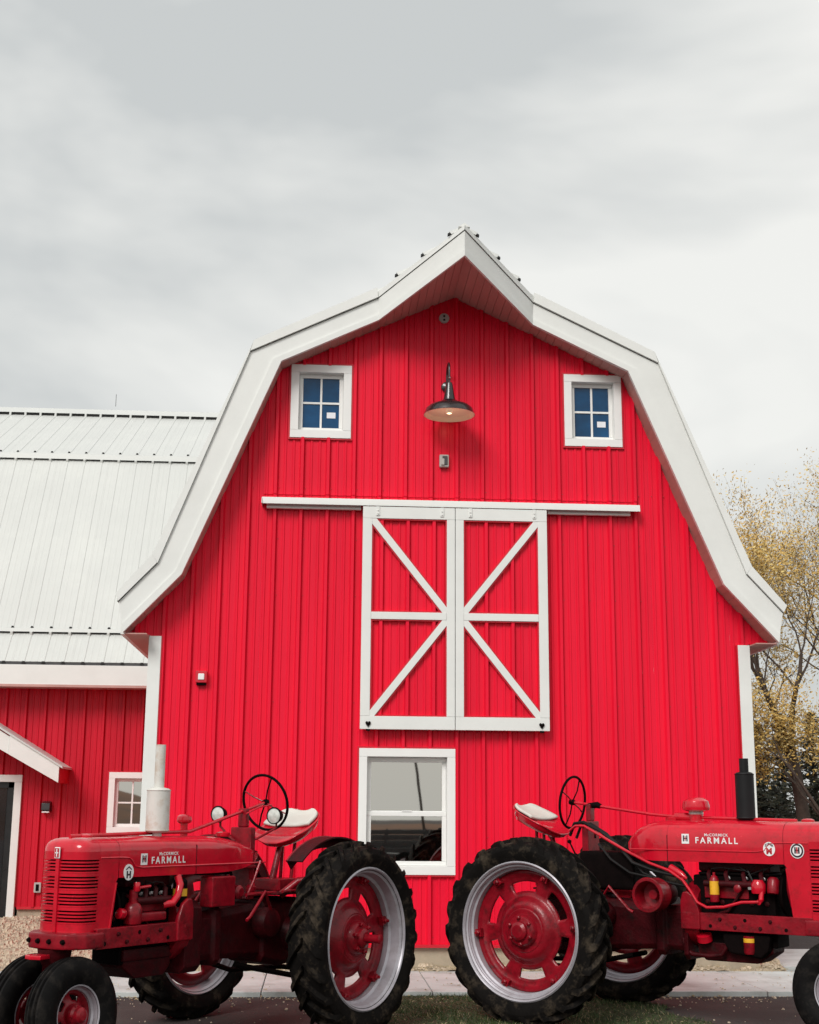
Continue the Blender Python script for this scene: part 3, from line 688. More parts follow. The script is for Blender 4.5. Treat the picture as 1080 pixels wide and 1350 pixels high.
g = MB(); g.prism([(0, .10), (-.11, .07), (-.12, -.03), (0, -.06)], lambda p: (-.06, p[0], p[1]), lambda p: (.06, p[0], p[1])); g.build('housing', M['bronze'], wl, bevel=.01)
MB().box(-.05, .05, -.11, -.02, -.065, -.045).build('diffuser', M['decal_w'], wl, bevel=.004)
oo = empty('wall_outlet', (-3.722*K, VY, .53), label='small grey outlet box low on the wing wall', cat='outlet')
MB().box(-.05, .05, -.05, 0, -.07, .07).build('box', M['grey_box'], oo, bevel=.01)
MB().box(-.022, .022, -.06, -.05, -.045, .045).build('lid', M['dark'], oo, bevel=.004)

# ------------------------------------------------------------------ TRACTORS
def basis(s): return Matrix(((-s, 0, 0, 0), (0, 0, s, 0), (0, 1, 0, 0), (0, 0, 0, 1)))
def text(txt, size, m, parent, s, x, y, z, name='lettering', bold=.0, sx=1.0, space=1.0, depth=.0006, align='CENTER'):
    cu = bpy.data.curves.new(name, 'FONT'); cu.body = txt; cu.size = size; cu.extrude = depth; cu.offset = bold; cu.space_character = space
    cu.align_x = align; cu.align_y = 'CENTER'; cu.resolution_u = 3
    t = bpy.data.objects.new(name, cu); col.objects.link(t); bpy.context.view_layer.update()
    me = bpy.data.meshes.new_from_object(t); bpy.data.objects.remove(t)
    o = bpy.data.objects.new(name, me); me.materials.clear(); me.materials.append(m); col.objects.link(o); o.parent = parent
    o.matrix_local = Matrix.Translation((x, y, z)) @ basis(s) @ Matrix.Diagonal((sx, 1, 1, 1)); return o
def disc(parent, s, x, y, z, r, m, name, th=.002, sx=1.0):
    o = MB().lathe([(0, th), (r, th), (r, 0)], (0, 0, 0), (0, 0, 1), n=36).build(name, m, parent); o.matrix_local = Matrix.Translation((x, y, z)) @ basis(s) @ Matrix.Diagonal((sx, 1, 1, 1)); return o
def plate(parent, s, x, y, z, w_, h, m, name, th=.002):
    o = MB().box(-w_/2, w_/2, -h/2, h/2, 0, th).build(name, m, parent, smooth=False); o.matrix_local = Matrix.Translation((x, y, z)) @ basis(s); return o

def rear_wheel(parent, R, Rf, y, s, seed, stub, dish):
    """s=+1: outside faces +y"""
    random.seed(seed)
    W = .145
    t = bpy.data.objects.new('rear_wheel', None); col.objects.link(t); t.parent = parent; t.location = (0, y, R-.012); t.empty_display_size = .1
    t.rotation_euler = (0, random.uniform(0, 1), 0)
    crown = R-.036
    prof = [(Rf-.012, -.108), (Rf+.012, -.118), (Rf+.055, -.140), (Rf+.10, -.150), (crown-.055, -W-.004), (crown-.022, -W+.012), (crown-.006, -.085), (crown, 0)]
    prof = prof+[(r, -h) for r, h in prof[::-1][1:]]
    g = MB(); g.lathe(prof, n=96)
    def surf(h):
        h = abs(h)
        if h < .085: return crown-.006*(h/.085)
        if h < W-.012: return crown-.006-.016*(h-.085)/(W-.097)
        return crown-.022-.033*(h-(W-.012))/.016
    NL = 23
    for sd in (-1, 1):
        for k in range(NL):
            th0 = 2*math.pi*(k+(.5 if sd > 0 else 0))/NL; secs = []
            for q in range(9):
                t_ = q/8; h = sd*(-.012+(W+.002+.012)*min(1, t_*1.04)); th = th0-.30*t_**1.1
                rb = surf(h)-.012; rt = min(R, surf(h)+.036)-(.004 if q == 0 else 0)
                if q >= 7: rt = surf(h)+.030-(.016 if q == 8 else 0)
                wb = .030/R*1.15; wt = .019/R*1.1
                if q in (0,): wt *= .7
                pts = []
                for (r_, dt) in ((rb, -wb), (rt, -wt), (rt, wt), (rb, wb)):
                    rr = r_+random.uniform(-.0015, .0015); a = th+dt; pts.append((rr*math.cos(a), h, rr*math.sin(a)))
                secs.append(pts)
            g.loft(secs)
    g.build('tyre', M['tyre'], t, ang=30)
    # pressed steel rim
    g = MB(); o = s
    rp = [(Rf+.004, .128), (Rf+.014, .120), (Rf+.010, .104), (Rf-.002, .100), (Rf-.006, .088), (Rf-.012, .082), (Rf-.014, .060), (Rf-.022, .02), (Rf-.038, .0), (Rf-.040, -.05), (Rf-.034, -.06), (Rf-.030, -.082), (Rf-.008, -.10), (Rf+.010, -.104), (Rf+.014, -.12), (Rf+.004, -.128),
          (Rf-.004, -.122), (Rf-.012, -.104), (Rf-.026, -.098), (Rf-.030, -.062), (Rf-.050, -.054), (Rf-.054, .010), (Rf-.036, .022), (Rf-.030, .062), (Rf-.026, .092), (Rf-.010, .104), (Rf-.004, .122), (Rf+.004, .128)]
    g.lathe([(r_, h*1.0) for r_, h in rp], n=96); g.build('rim', M['silver'], t, ang=30)
    # cast centre with kidney slots
    yo = o*(.125-dish); Rd = Rf-.056; n = 96
    rings = [.085, .13, .175, .20, .215, .235, .255, .285, .315, .335, .355, .375, .40, Rd]
    rings = [r_*(Rd/.44) if r_ < Rd and r_ != Rd else Rd for r_ in rings]
    def hh(r_):
        f = r_/Rd
        if f < .36: return .035
        if f < .46: return .035+(.012 if f < .42 else 0)
        if f < .56: return .035-.055*(f-.46)/.10
        if f < .86: return -.02
        return -.02+.03*(f-.86)/.14
    g = MB(); V = []
    for r_ in rings:
        for j in range(n):
            a = 2*math.pi*j/n; V.append((r_*math.cos(a), yo+o*hh(r_), r_*math.sin(a)))
    Fq = []
    for i in range(len(rings)-1):
        rm = (rings[i]+rings[i+1])/2/Rd
        for j in range(n):
            a = ((j+.5)/n*6) % 1
            half = .27 if .60 < rm < .80 else .22
            if .62 < rm < .81 and abs(a-.5) < half+.04: continue
            Fq.append((i*n+j, i*n+(j+1) % n, (i+1)*n+(j+1) % n, (i+1)*n+j))
    g.add(V, Fq); d = g.build('wheel_disc', M['paint2'], t, ang=40)
    sm = d.modifiers.new('thick', 'SOLIDIFY'); sm.thickness = .022; sm.offset = 0
    for k in range(6):      # rim clamps
        g = MB(); a = 2*math.pi*k/6; c, s_ = math.cos(a), math.sin(a); r0, r1 = Rd-.05, Rd+.012
        u = Vector((c, 0, s_)); v = Vector((-s_, 0, c)); yy = yo+o*.012
        A = [u*r0+v*.032, u*r1+v*.026, u*r1-v*.026, u*r0-v*.032]
        g.hexa([p+Vector((0, yy-.0, 0)) for p in A], [p+Vector((0, yy+o*.035, 0)) for p in A])
        cc = u*(Rd-.024)+Vector((0, yy, 0)); g.lathe([(.020, 0), (.020, .055), (.012, .06), (.012, .075), (0, .077)], cc, (0, o, 0), n=6); g.build('rim_clamp', M['paint2'], t, ang=30)
    g = MB()                # hub casting and bolts
    hp = [(.200, .03), (.200, .052), (.188, .06), (.15, .062), (.135, .10), (.12, .112), (.085, .118), (.08, .14), (.055, .155), (0, .158)]
    g.lathe([(r_*.86, h) for r_, h in hp], (0, yo, 0), (0, o, 0), n=40)
    for k in range(6):
        a = 2*math.pi*(k+.5)/6; g.lathe([(.016, .0), (.016, .026), (.009, .03), (.009, .04), (0, .041)], (.100*math.cos(a), yo+o*.105, .100*math.sin(a)), (0, o, 0), n=6)
    g.build('hub', M['paint2'], t, ang=30)
    if stub:
        g = MB(); g.tube([(0, yo, 0), (0, yo+o*stub, 0)], .030, 16); g.lathe([(.034, 0), (.036, .012), (.022, .018), (0, .018)], (0, yo+o*stub, 0), (0, o, 0), n=20); g.build('axle_shaft', M['paint2'], t)
    return t

def front_wheel(parent, x, y, R, s, camber):
    t = bpy.data.objects.new('front_wheel', None); col.objects.link(t); t.parent = parent; t.location = (x, y, R-.008); t.empty_display_size = .1
    t.rotation_euler = (camber, 0, 0); W = .082; Rf = R*.505
    prof = [(Rf-.008, -.052), (Rf+.015, -.062), (Rf+.06, -W), (R-.055, -W), (R-.024, -.066), (R-.010, -.054), (R-.007, -.044), (R-.018, -.038), (R-.018, -.030), (R-.003, -.024), (R-.001, -.014), (R-.016, -.008)]
    prof = prof+[(r, -h) for r, h in prof[::-1]]
    MB().lathe(prof, n=72).build('tyre', M['tyre2'], t, ang=32)
    rp = [(Rf+.004, .060), (Rf+.008, .052), (Rf-.002, .046), (Rf-.010, .02), (Rf-.016, -.02), (Rf-.006, -.046), (Rf+.008, -.052), (Rf+.004, -.06), (Rf-.003, -.055), (Rf-.012, -.044), (Rf-.026, -.02), (Rf-.024, .01), (Rf-.012, .02), (Rf-.008, .046), (Rf-.004, .057), (Rf+.004, .06)]
    MB().lathe(rp, n=64).build('rim', M['silver'], t, ang=32)
    Rd = Rf-.022; n = 60; rings = [.05, .075, .09, .105, .125, .14, Rd]
    rings = [r for r in rings if r < Rd-.01]+[Rd]
    V = []; Fq = []
    for r_ in rings:
        f = r_/Rd; h = .0 if f < .5 else (.0-.03*(f-.5)/.3 if f < .8 else -.03+.02*(f-.8)/.2)
        for j in range(n): a = 2*math.pi*j/n; V.append((r_*math.cos(a), s*h, r_*math.sin(a)))
    for i in range(len(rings)-1):
        rm = (rings[i]+rings[i+1])/2
        for j in range(n):
            a = ((j+.5)/n*5) % 1
            if .088 < rm < .128 and abs(a-.5) < .26: continue
            Fq.append((i*n+j, i*n+(j+1) % n, (i+1)*n+(j+1) % n, (i+1)*n+j))
    d = MB().add(V, Fq).build('wheel_disc', M['paint2'], t, ang=40); q = d.modifiers.new('thick', 'SOLIDIFY'); q.thickness = .008; q.offset = 0
    g = MB(); g.lathe([(.062, -.02), (.062, .045), (.05, .06), (.048, .085), (.03, .098), (0, .10)], (0, 0, 0), (0, s, 0), n=28)
    for k in range(5): a = 2*math.pi*k/5; g.lathe([(.010, 0), (.010, .014), (0, .016)], (.056*math.cos(a), s*.044, .056*math.sin(a)), (0, s, 0), n=6)
    g.build('hub', M['paint2'], t, ang=30)
    MB().lathe([(.07, -.06), (.08, -.03), (.07, -.02)], (0, 0, 0), (0, s, 0), n=24).build('bearing_hub', M['grime_shade'], t)
    return t

def seat(parent, x, z, tilt, back):
    """stamped pan seat with a cream cushion: x,z = middle of the pan"""
    t = bpy.data.objects.new('seat', None); col.objects.link(t); t.parent = parent; t.location = (x, 0, z); t.rotation_euler = (0, tilt, 0); t.empty_display_size = .1
    n, m_ = 20, 16; V = []; Fq = []
    def sf(u, v):   # u 0 front..1 rear, v -1..1
        hw = .25*max(.02, 1-abs(2*u-1)**2.8)**(1/2.4)
        X = .24-.50*u; Z = .030*(abs(v)**2.4)*(.5+u)*min(1, 6*u)+back*max(0, (u-.6)/.4)**1.8
        if u < .15: Z -= .02*(1-u/.15)
        return X, v*hw, Z+.02*max(0, (u-.75)/.25)**2
    for i in range(n+1):
        for j in range(m_+1): V.append(sf(i/n, -1+2*j/m_))
    for i in range(n):
        for j in range(m_): a = i*(m_+1)+j; Fq.append((a, a+1, a+m_+2, a+m_+1))
    o = MB().add(V, Fq).build('seat_pan', M['paint'], t, ang=60); q = o.modifiers.new('thick', 'SOLIDIFY'); q.thickness = .014; q.offset = 0; q = o.modifiers.new('ss', 'SUBSURF'); q.levels = q.render_levels = 1
    secs = []
    for kk, dzz in ((.97, -.004), (.93, -.035), (.80, -.062), (.45, -.075)):
        ring = []
        for k in range(28):
            a = 2*math.pi*k/28; cu, cv = math.cos(a), math.sin(a); uu = .5-.5*kk*math.copysign(abs(cu)**.6, cu); vv = kk*math.copysign(abs(cv)**.6, cv)
            X, Y, Z = sf(uu, vv); ring.append((X, Y, Z+dzz))
        secs.append(ring)
    MB().loft(secs).build('seat_base', M['paint'], t, ang=60)
    V = []; Fq = []
    for i in range(n+1):
        for j in range(m_+1):
            u = .47+.50*i/n; v = (-1+2*j/m_)*.90; X, Y, Z = sf(u, v); V.append((X, Y, Z+.012+.014*(1-abs(v)**4)*min(1, 6*(1-abs(2*i/n-1)))))
    for i in range(n):
        for j in range(m_): a = i*(m_+1)+j; Fq.append((a, a+1, a+m_+2, a+m_+1))
    o = MB().add(V, Fq).build('cushion', M['cream'], t, ang=60); q = o.modifiers.new('thick', 'SOLIDIFY'); q.thickness = .02; q.offset = -1
    return t

def steering_wheel(parent, x, z, R, d):
    t = bpy.data.objects.new('steering_wheel', None); col.objects.link(t); t.parent = parent; t.location = (x, 0, z); t.empty_display_size = .1
    d = Vector(d).normalized(); u, v, _ = frame_from(d)
    g = MB(); n, k = 56, 8; V = []
    for i in range(n):
        a = 2*math.pi*i/n; c = (u*math.cos(a)+v*math.sin(a)); 
        for j in range(k): b = 2*math.pi*j/k; V.append(c*(R+.011*math.cos(b))+d*.011*math.sin(b))
    g.add(V, [(i*k+j, ((i+1) % n)*k+j, ((i+1) % n)*k+(j+1) % k, i*k+(j+1) % k) for i in range(n) for j in range(k)]); g.build('wheel_rim', M['dark'], t)
    for q in range(4):
        a = math.pi/4+q*math.pi/2+.35; c = (u*math.cos(a)+v*math.sin(a)); MB().tube([c*.02-d*.0, c*R*.5+d*.012, c*(R-.005)], .006, 8).build('spoke', M['paint2'] if q % 2 else M['dark'], t)
    MB().lathe([(0, -.03), (.02, -.028), (.026, 0), (.02, .02), (0, .022)], (0, 0, 0), d, n=20).build('hub', M['dark'], t)
    return t

def hood_section(x, w_, zb, zs, zt, n=10, y0=0):
    """closed loop: straight sides to the shoulder zs, then a superellipse to zt"""
    pts = [(x, w_, zb), (x, w_*1.0, (zb+zs)/2)]
    for k in range(n+1):
        a = math.pi/2*k/n; pts.append((x, w_*math.cos(a)**.62, zs+(zt-zs)*math.sin(a)**.8))
    left = pts; right = [(p[0], -p[1], p[2]) for p in pts[::-1][1:]]
    return [(p[0], p[1]+y0, p[2]) for p in left+right]

def tractor(cfg, root):
    c = cfg; s = c['side']; W = c['W']; dz = c['dz']; zt = c['zt']; zb = c['zb']; P, P2, G, DK = M['paint'], M['paint2'], M['grime_shade'], M['dark']
    nose = c['nose']; xp = c['panel']; xl = c['louvre']
    # --- wheels
    for q in (-1, 1): rear_wheel(root, c['R'], c['Rf'], q*c['track'], q, 3+q, c['stub'], c['dish'])
    for q in (-1, 1): front_wheel(root, c['wb'], q*.185, c['RF'], q, q*R_(4))
    # --- rear housing, axle tubes
    zc = c['R']-.012
    g = MB(); g.loft([[(X, y_*k, z_) for (y_, z_) in ((.15, a), (.185, a+.04), (.185, b-.05), (.13, b), (-.13, b), (-.185, b-.05), (-.185, a+.04), (-.15, a))] for (X, a, b, k) in
            ((-.30, .52, .90, .8), (-.26, .48, .94, 1.05), (.12, .46, .97, 1.12), (.30, .50, .96, 1.0), (.32, .53, .93, .85), (.78, .56, .90, .78), (.80, .52, .95, .98), (.86, .52, .95, .98), (.88, .56, .9, .85), (1.02, .56, .9, .85), (1.04, .50, .98, 1.1), (c['flange']-.02, .50, 1.0, 1.15))])
    g.build('transmission_case', G, root, bevel=.008)
    for q in (-1, 1):
        g = MB(); g.lathe([(.135, .14), (.135, .20), (.115, .22), (.092, .34), (.080, .50), (.078, .60), (.105, .62), (.105, .65), (.05, .66)], (0, 0, zc), (0, q, 0), n=28); g.build('axle_housing', G, root)
    for q in (-1, 1):     # brake housings
        g = MB(); g.lathe([(.11, .17), (.115, .24), (.10, .28), (.05, .30), (0, .30)], (.33, 0, zc+.10), (0, q, 0), n=24); g.build('brake_housing', G, root)
    for q in (-1, 1):
        MB().tube([(.33, q*.27, zc+.18), (.45, q*.30, zc+.33), (.62, q*.30, zc+.16), (.66, q*.30, zc+.14)], .012, 8).build('brake_pedal', P2, root)
        MB().tube([(.1, q*.17, .97+dz*.3), (.0, q*.27, 1.08+dz), (-.02, q*.40, 1.10+dz), (-.04, q*.55, .98), (-.04, q*.60, .86)], [.03, .028, .026, .03, .034], 12).build('fender_bracket', P2, root)
    MB().box(-.26, .30, -.30, .30, .985, 1.0).build('platform', G, root, bevel=.004)
    # drawbar and stays
    g = MB()
    g.tube([(.55, .12, .50), (.1, .30, .40), (-.38, .30, .38), (-.46, .22, .38), (-.46, -.22, .38), (-.38, -.30, .38), (.1, -.30, .40), (.55, -.12, .50)], .020, 8)
    g.box(-.55, -.40, -.035, .035, .37, .395)
    for q in (-1, 1): g.tube([(-.40, q*.26, .38), (-.26, q*.16, .62)], .014, 8)
    g.build('drawbar', DK, root)
    # --- engine
    ex0, ex1 = c['flange'], xp-.06
    g = MB(); g.box(ex0, ex1-.06, -.125, .125, .60+dz*.5, zb-.10); g.box(ex0+.05, ex1-.09, -.14, .14, zb-.10, zb-.075); g.build('engine_block', DK, root, bevel=.012)
    g = MB(); g.box(ex0+.04, ex1-.10, -.115, .115, zb-.075, zb+.04); g.build('cylinder_head', G, root, bevel=.02)
    g = MB(); g.loft([[(X, y_, z_) for (y_, z_) in ((.13, .62+dz*.5), (.12, zz), (-.12, zz), (-.13, .62+dz*.5))] for X, zz in ((ex0+.02, .56), (ex0+.08, .50), (ex1-.22, .50), (ex1-.10, .58))]); g.build('oil_pan', G, root, bevel=.012)
    MB().lathe([(.0, 0), (.16, .0), (.17, .02), (.17, .03), (.0, .04)], (ex1-.02, 0, .98+dz), (1, 0, 0), n=24).build('fan', DK, root)
    # flywheel flange
    g = MB(); n_ = 24; ring = []
    for X, rr in ((ex0-.05, .23), (ex0-.04, .25), (ex0+.03, .25), (ex0+.06, .22)):
        ring.append([(X, rr*1.02*math.cos(t), .82+dz*.6+rr*math.sin(t)) for t in [2*math.pi*k/n_ for k in range(n_)]])
    g.loft(ring); g.build('clutch_housing', P2, root, ang=30)
    # manifold, plugs, ignition cables on both sides
    for q in (-1, 1):
        g = MB()
        for k in range(4):
            X = ex0+.14+k*(ex1-ex0-.30)/3; g.tube([(X, q*.115, zb-.06), (X+.01, q*.165, zb-.09), (X+.03, q*.18, zb-.15)], .018, 8)
        g.tube([(ex0+.12, q*.18, zb-.16), (ex1-.14, q*.18, zb-.16)], .026, 10)
        g.build('manifold', G if q == s else DK, root)
        for k in range(4):
            X = ex0+.12+k*(ex1-ex0-.30)/3+.04
            g = MB(); g.tube([(X, q*.13, zb-.10), (X, q*.155, zb-.085), (X+.02, q*.17, zb-.05), (X+.10, q*.17, zb-.04+.01*k), (ex1-.25, q*.16, zb-.06-.01*k), (ex1-.20, q*.17, zb-.16)], .0045, 6); g.build('ignition_cable', M['black'], root)
            g = MB(); g.lathe([(.012, 0), (.012, .02), (.007, .024), (.006, .05), (0, .052)], (X, q*.125, zb-.12), (0, q, .4), n=8); g.build('spark_plug', M['decal_w'], root)
    for q in (-1, 1):
        MB().tube([(ex0+.10, q*.14, .78+dz), (ex0+.30, q*.16, .84+dz), (ex0+.42, q*.15, 1.0+dz), (ex0+.5, q*.14, zb-.12)], .012, 8).build('oil_line', G, root)
        for k in range(5): MB().lathe([(.020, 0), (.020, .008), (.012, .010), (.012, .018), (0, .019)], (ex0+.12+k*.12, q*.125, .90+dz), (0, q, 0), n=6).build('cover_bolt', G, root)
        MB().box(ex0+.10, ex0+.46, min(q*.125, q*.14), max(q*.125, q*.14), .93+dz, 1.03+dz).build('valve_cover', P2, root, bevel=.006)
    # --- frame rails with bolt heads and holes
    for q in (-1, 1):
        ra, rb = c['rail']; x0_, x1_ = ex0-.02, xp+.20
        g = MB(); yo = q*.235
        g.prism([(0, ra), (0, rb), (-.06, rb), (-.06, rb-.014), (-.014, rb-.014), (-.014, ra+.014), (-.06, ra+.014), (-.06, ra)], lambda p: (x0_, yo+q*p[0], p[1]), lambda p: (x1_, yo+q*p[0], p[1]))
        rl = g.build('frame_rail', P2, root, bevel=.004)
        for k, X in enumerate([x0_+.06, x0_+.20, x0_+.28, x0_+.40, x0_+.48, x0_+.60, x0_+.68, x0_+.80]):
            zz = ra+(.032 if k % 2 else .085); dark = k % 3 == 1
            if X > x1_-.04: continue
            g = MB()
            if dark: g.lathe([(0, .0012), (.014, .0012), (.014, 0)], (X, yo, zz), (0, q, 0), n=16)
            else: g.lathe([(.016, 0), (.016, .003), (.012, .004), (.012, .014), (0, .015)], (X, yo, zz), (0, q, 0), n=6)
            g.build('bolt_hole' if dark else 'bolt', DK if dark else G, rl)
        # rounded rear lug of the rail
        g = MB(); poly = [(ex0+.10, ra), (ex0+.10, rb), (ex0+.085, rb+.05), (ex0+.055, rb+.12), (ex0+.0, rb+.155), (ex0-.04, rb+.15), (ex0-.06, rb+.08), (ex0-.06, ra)]
        g.prism(poly, lambda p: (p[0], q*.215, p[1]), lambda p: (p[0], q*.252, p[1])); g.build('rail_lug', P2, root, bevel=.012)
    # --- bolster and front pedestal
    ba, bb = c['bol']
    g = MB(); pl = [(xp+.14, .25), (nose-.04, .25), (nose+.06, .17), (nose+.085, .08), (nose+.085, -.08), (nose+.06, -.17), (nose-.04, -.25), (xp+.14, -.25)]
    g.prism(pl, lambda p: (p[0], p[1], ba), lambda p: (p[0], p[1], bb)); g.build('front_bolster', P2, root, bevel=.016)
    for yy in (-.15, -.05, .05, .15): MB().lathe([(.018, 0), (.018, .006), (.013, .008), (.013, .018), (0, .019)], (nose+.084-(.020 if abs(yy) > .1 else 0), yy, (ba+bb)/2), (1, 0, 0), n=6).build('bolt', DK, root)
    g = MB(); g.lathe([(.11, 0), (.10, -.06), (.075, -.10), (.07, -.22), (.085, -.26), (.085, -.34), (.06, -.36)], (c['wb']-.0, 0, ba), (0, 0, 1), n=24); g.build('steering_pedestal', G, root)
    g = MB(); g.prism([(c['wb']-.02, -.03), (nose+.17, -.07), (nose+.19, 0), (nose+.17, .07), (c['wb']-.02, .03)], lambda p: (p[0], p[1], ba-.055), lambda p: (p[0], p[1], ba-.028)); g.build('tow_plate', P, root, bevel=.006)
    g = MB(); g.tube([(c['wb'], -.19, c['RF']-.01), (c['wb'], .19, c['RF']-.01)], .036, 12); g.box(c['wb']-.06, c['wb']+.06, -.09, .09, c['RF']-.06, ba-.30); g.build('front_axle', G, root, bevel=.01)
    # --- radiator shell: top, side panels, nose strip, louvres
    gz0, gz1 = c['gz']
    def plan(t, ins=0.0):   # t -1..1 round the nose, from the rear of one louvre side to the other
        a = abs(t); q = 1 if t >= 0 else -1
        s1 = .40
        xr = nose-.13
        if a > s1:
            f = (a-s1)/(1-s1); X = xr+(xl-.035-xr)*f; Y = W
        else:
            ph = a/s1*math.pi/2; X = xr+(nose-xr)*math.cos(ph)**.55; Y = W*math.sin(ph)**.8
        return Vector(((X-ins*(1 if a < s1 else 0)), q*(Y-ins*(1 if a > s1*.4 else a/(s1*.4))), 0))
    ts = [-1, -.8, -.6, -.48]+[-.4+.8*k/24 for k in range(25)]+[.48, .6, .8, 1]
    def wall(zlo, zhi, ins, th, name, m, parent, t0=-1.01, t1=1.01, bev=0):
        T_ = [t for t in ts if t0 <= t <= t1]; secs = []
        for t in T_:
            p = plan(t, ins); q = plan(t, ins+th); secs.append([(p.x, p.y, zlo), (p.x, p.y, zhi), (q.x, q.y, zhi), (q.x, q.y, zlo)])
        return MB().loft(secs).build(name, m, parent, ang=30)
    shell = wall(gz1, zb+.17, 0, .006, 'radiator_shell', P, root)
    wall(bb, gz0, 0, .006, 'shell_skirt', P, root)
    wall(bb, gz1, .03, .004, 'radiator_core', DK, root)
    # crown of the shell, rounding over
    zs0 = zb+.17; secs = []; xq = xl-.035
    for k in range(9):
        a = math.pi/2*k/8; kk = max(1e-3, math.cos(a))**.62; kx = max(1e-3, math.cos(a))**.5; sec = []
        for t in [-1+2*i/48 for i in range(49)]:
            p = plan(t); px_ = xq+(p.x-xq)*kx; py_ = p.y*kk
            sec.append((px_, py_, zs0+(zt-zs0)*math.sin(a)**.8))
        secs.append(sec)
    g = MB(); g.loft(secs, close=False, caps=False); g.build('shell_crown', P, root, ang=60)
    # louvres in groups
    gr = MB().lathe([(0, 0), (.006, .0), (.006, .004), (0, .004)], (nose-.02, 0, gz0+.01), (1, 0, 0), n=8).build('grille', P, root)
    ng = c['groups']; gh = (gz1-gz0)/ng
    for k in range(ng):
        for i in range(5):
            za = gz0+k*gh+gh*(i/5); hgt = gh/5*.50
            if i == 0: hgt = gh/5*.95
            secs = []
            for t in ts:
                p = plan(t, .0); q = plan(t, .012); secs.append([(p.x, p.y, za), (p.x, p.y, za+hgt), (q.x, q.y, za+hgt+.001), (q.x, q.y, za+.001)])
            MB().loft(secs).build('louvre', P, gr, ang=30)
    g = MB(); g.box(nose-.02, nose+.012, -.016, .016, gz0-.03, zs0); g.build('nose_strip', P, root, bevel=.005)
    for q in (-1, 1):
        tt = [t for t in (.17, .195)]; p = plan(q*.17); p2 = plan(q*.21)
        # side panel between the louvres and the engine opening (slanted rear edge)
        poly = [(xp+.0, zb+.14), (xl-.03, zb+.14), (xl-.03, bb), (xp+.065, bb), (xp+.02, zb-.03), (xp+.0, zb)]
        MB().prism(poly, lambda p: (p[0], q*W, p[1]), lambda p: (p[0], q*(W-.008), p[1])).build('side_panel', P, root, bevel=.002)
        MB().prism([(xp+.068, bb), (xp+.022, zb-.03), (xp+.008, zb-.03), (xp+.05, bb)], lambda p: (p[0], q*(W+.004), p[1]), lambda p: (p[0], q*(W-.03), p[1])).build('panel_edge', P, root, bevel=.003)
    # emblem on the nose strip
    MB().box(nose+.012, nose+.018, -.024, .024, gz1+.008, gz1+.078).build('nose_emblem', M['decal_w'], root, bevel=.004)
    MB().box(nose+.018, nose+.0205, -.018, .018, gz1+.014, gz1+.072).build('emblem_field', M['decal_r'], root)
    MB().box(nose+.0205, nose+.022, -.004, .004, gz1+.018, gz1+.068).box(nose+.0205, nose+.022, -.014, .014, gz1+.039, gz1+.047).build('emblem_letter', M['decal_w'], root)
    # --- hood and fuel tank
    X0, X1 = c['tank'], c['seam']
    zsd = zb+.17
    secs = []
    for f in [k/12 for k in range(13)]:
        X = X0+(X1-X0)*f; e = math.sin(min(1, f*1.25)*math.pi/2)**.55 if f > 0 else .12
        lo = zb+(1-e)*.10; hi = zt-(1-e)*.17-.03*(1-f)**2
        secs.append(hood_section(X, W*max(.18, e), lo, lo+(zsd-zb)*max(.25, e)*.9+.01, hi))
    g = MB(); g.loft(secs); g.build('fuel_tank', P, root, ang=40)
    secs = [hood_section(X, W+.0015, zb, zsd, zt+dzz) for X, dzz in ((X1+.003, 0), ((X1+xp)/2, .004), (xp-.002, 0))]
    g = MB(); g.loft(secs, caps=False); hd = g.build('hood', P, root, ang=40)
    secs = [hood_section(X, W+.0015, zb+.10, zsd, zt+dzz) for X, dzz in ((xp+.001, 0), (xl-.033, 0))]
    MB().loft(secs, caps=False).build('hood_band', P, root, ang=40)
    for q in (-1, 1):    # raised moulding stepping up round the emblem
        zm = c['mould']; pts = [(X0+.10, q*(W-.01), zm+.0), (X0+.22, q*(W+.002), zm)]+[(X1, q*(W+.002), zm), (xp-.22, q*(W+.002), zm), (xp-.15, q*(W+.002), zm+.01), (xp-.12, q*(W+.002), zm+.05), (xp-.09, q*(W+.002), zm+.066), (xp-.0, q*(W+.002), zm+.07), (xl-.04, q*(W+.001), zm+.07)]
        MB().tube(pts, .006, 6).build('moulding', P, root)
    MB().box(X1-.002, X1+.004, -W-.003, W+.003, zb, zb+.2).build('tank_seam', G, root)
    MB().lathe([(.045, 0), (.05, .01), (.05, .03), (.03, .04), (0, .042)], (xp+.12, 0, zt-.02), (0, 0, 1), n=20).build('radiator_cap', P, root)
    MB().lathe([(.05, 0), (.055, .01), (.055, .028), (.03, .036), (0, .037)], (X0+.38, 0, zt-.012), (0, 0, 1), n=20).build('fuel_cap', P, root)
    # --- lettering on both sides
    for q in (-1, 1):
        y_ = q*(W+.0022); fx_ = c['t1']; bx = c['ihx']; zl = c['tz']
        plate(root, q, bx, y_, zl+.012, .062, .075, M['decal_w'], 'badge_plate')
        text('H', .060, M['decal_k'], root, q, bx, y_+q*.0025, zl+.012, 'badge_letter', bold=.002)
        text('I', .050, M['decal_r'], root, q, bx, y_+q*.0032, zl+.012, 'badge_letter', bold=.001)
        text('FARMALL', .065, M['decal_w'], root, q, fx_, y_, zl, bold=.0012, sx=c['tsx'], space=1.42)
        text('McCORMICK', .030, M['decal_w'], root, q, fx_, y_, zl+.043, bold=.0004, sx=c['tsx'], space=1.2)
        mx_, mz = c['em']
        disc(root, q, mx_, q*(W+.004), mz, .052, M['decal_w'], 'emblem', sx=.9)
        text(c['model'], .060, M['decal_k'] if c['model'] == 'H' else M['decal_r'], root, q, mx_, q*(W+.0065), mz-.018, 'emblem_letter', bold=.003)
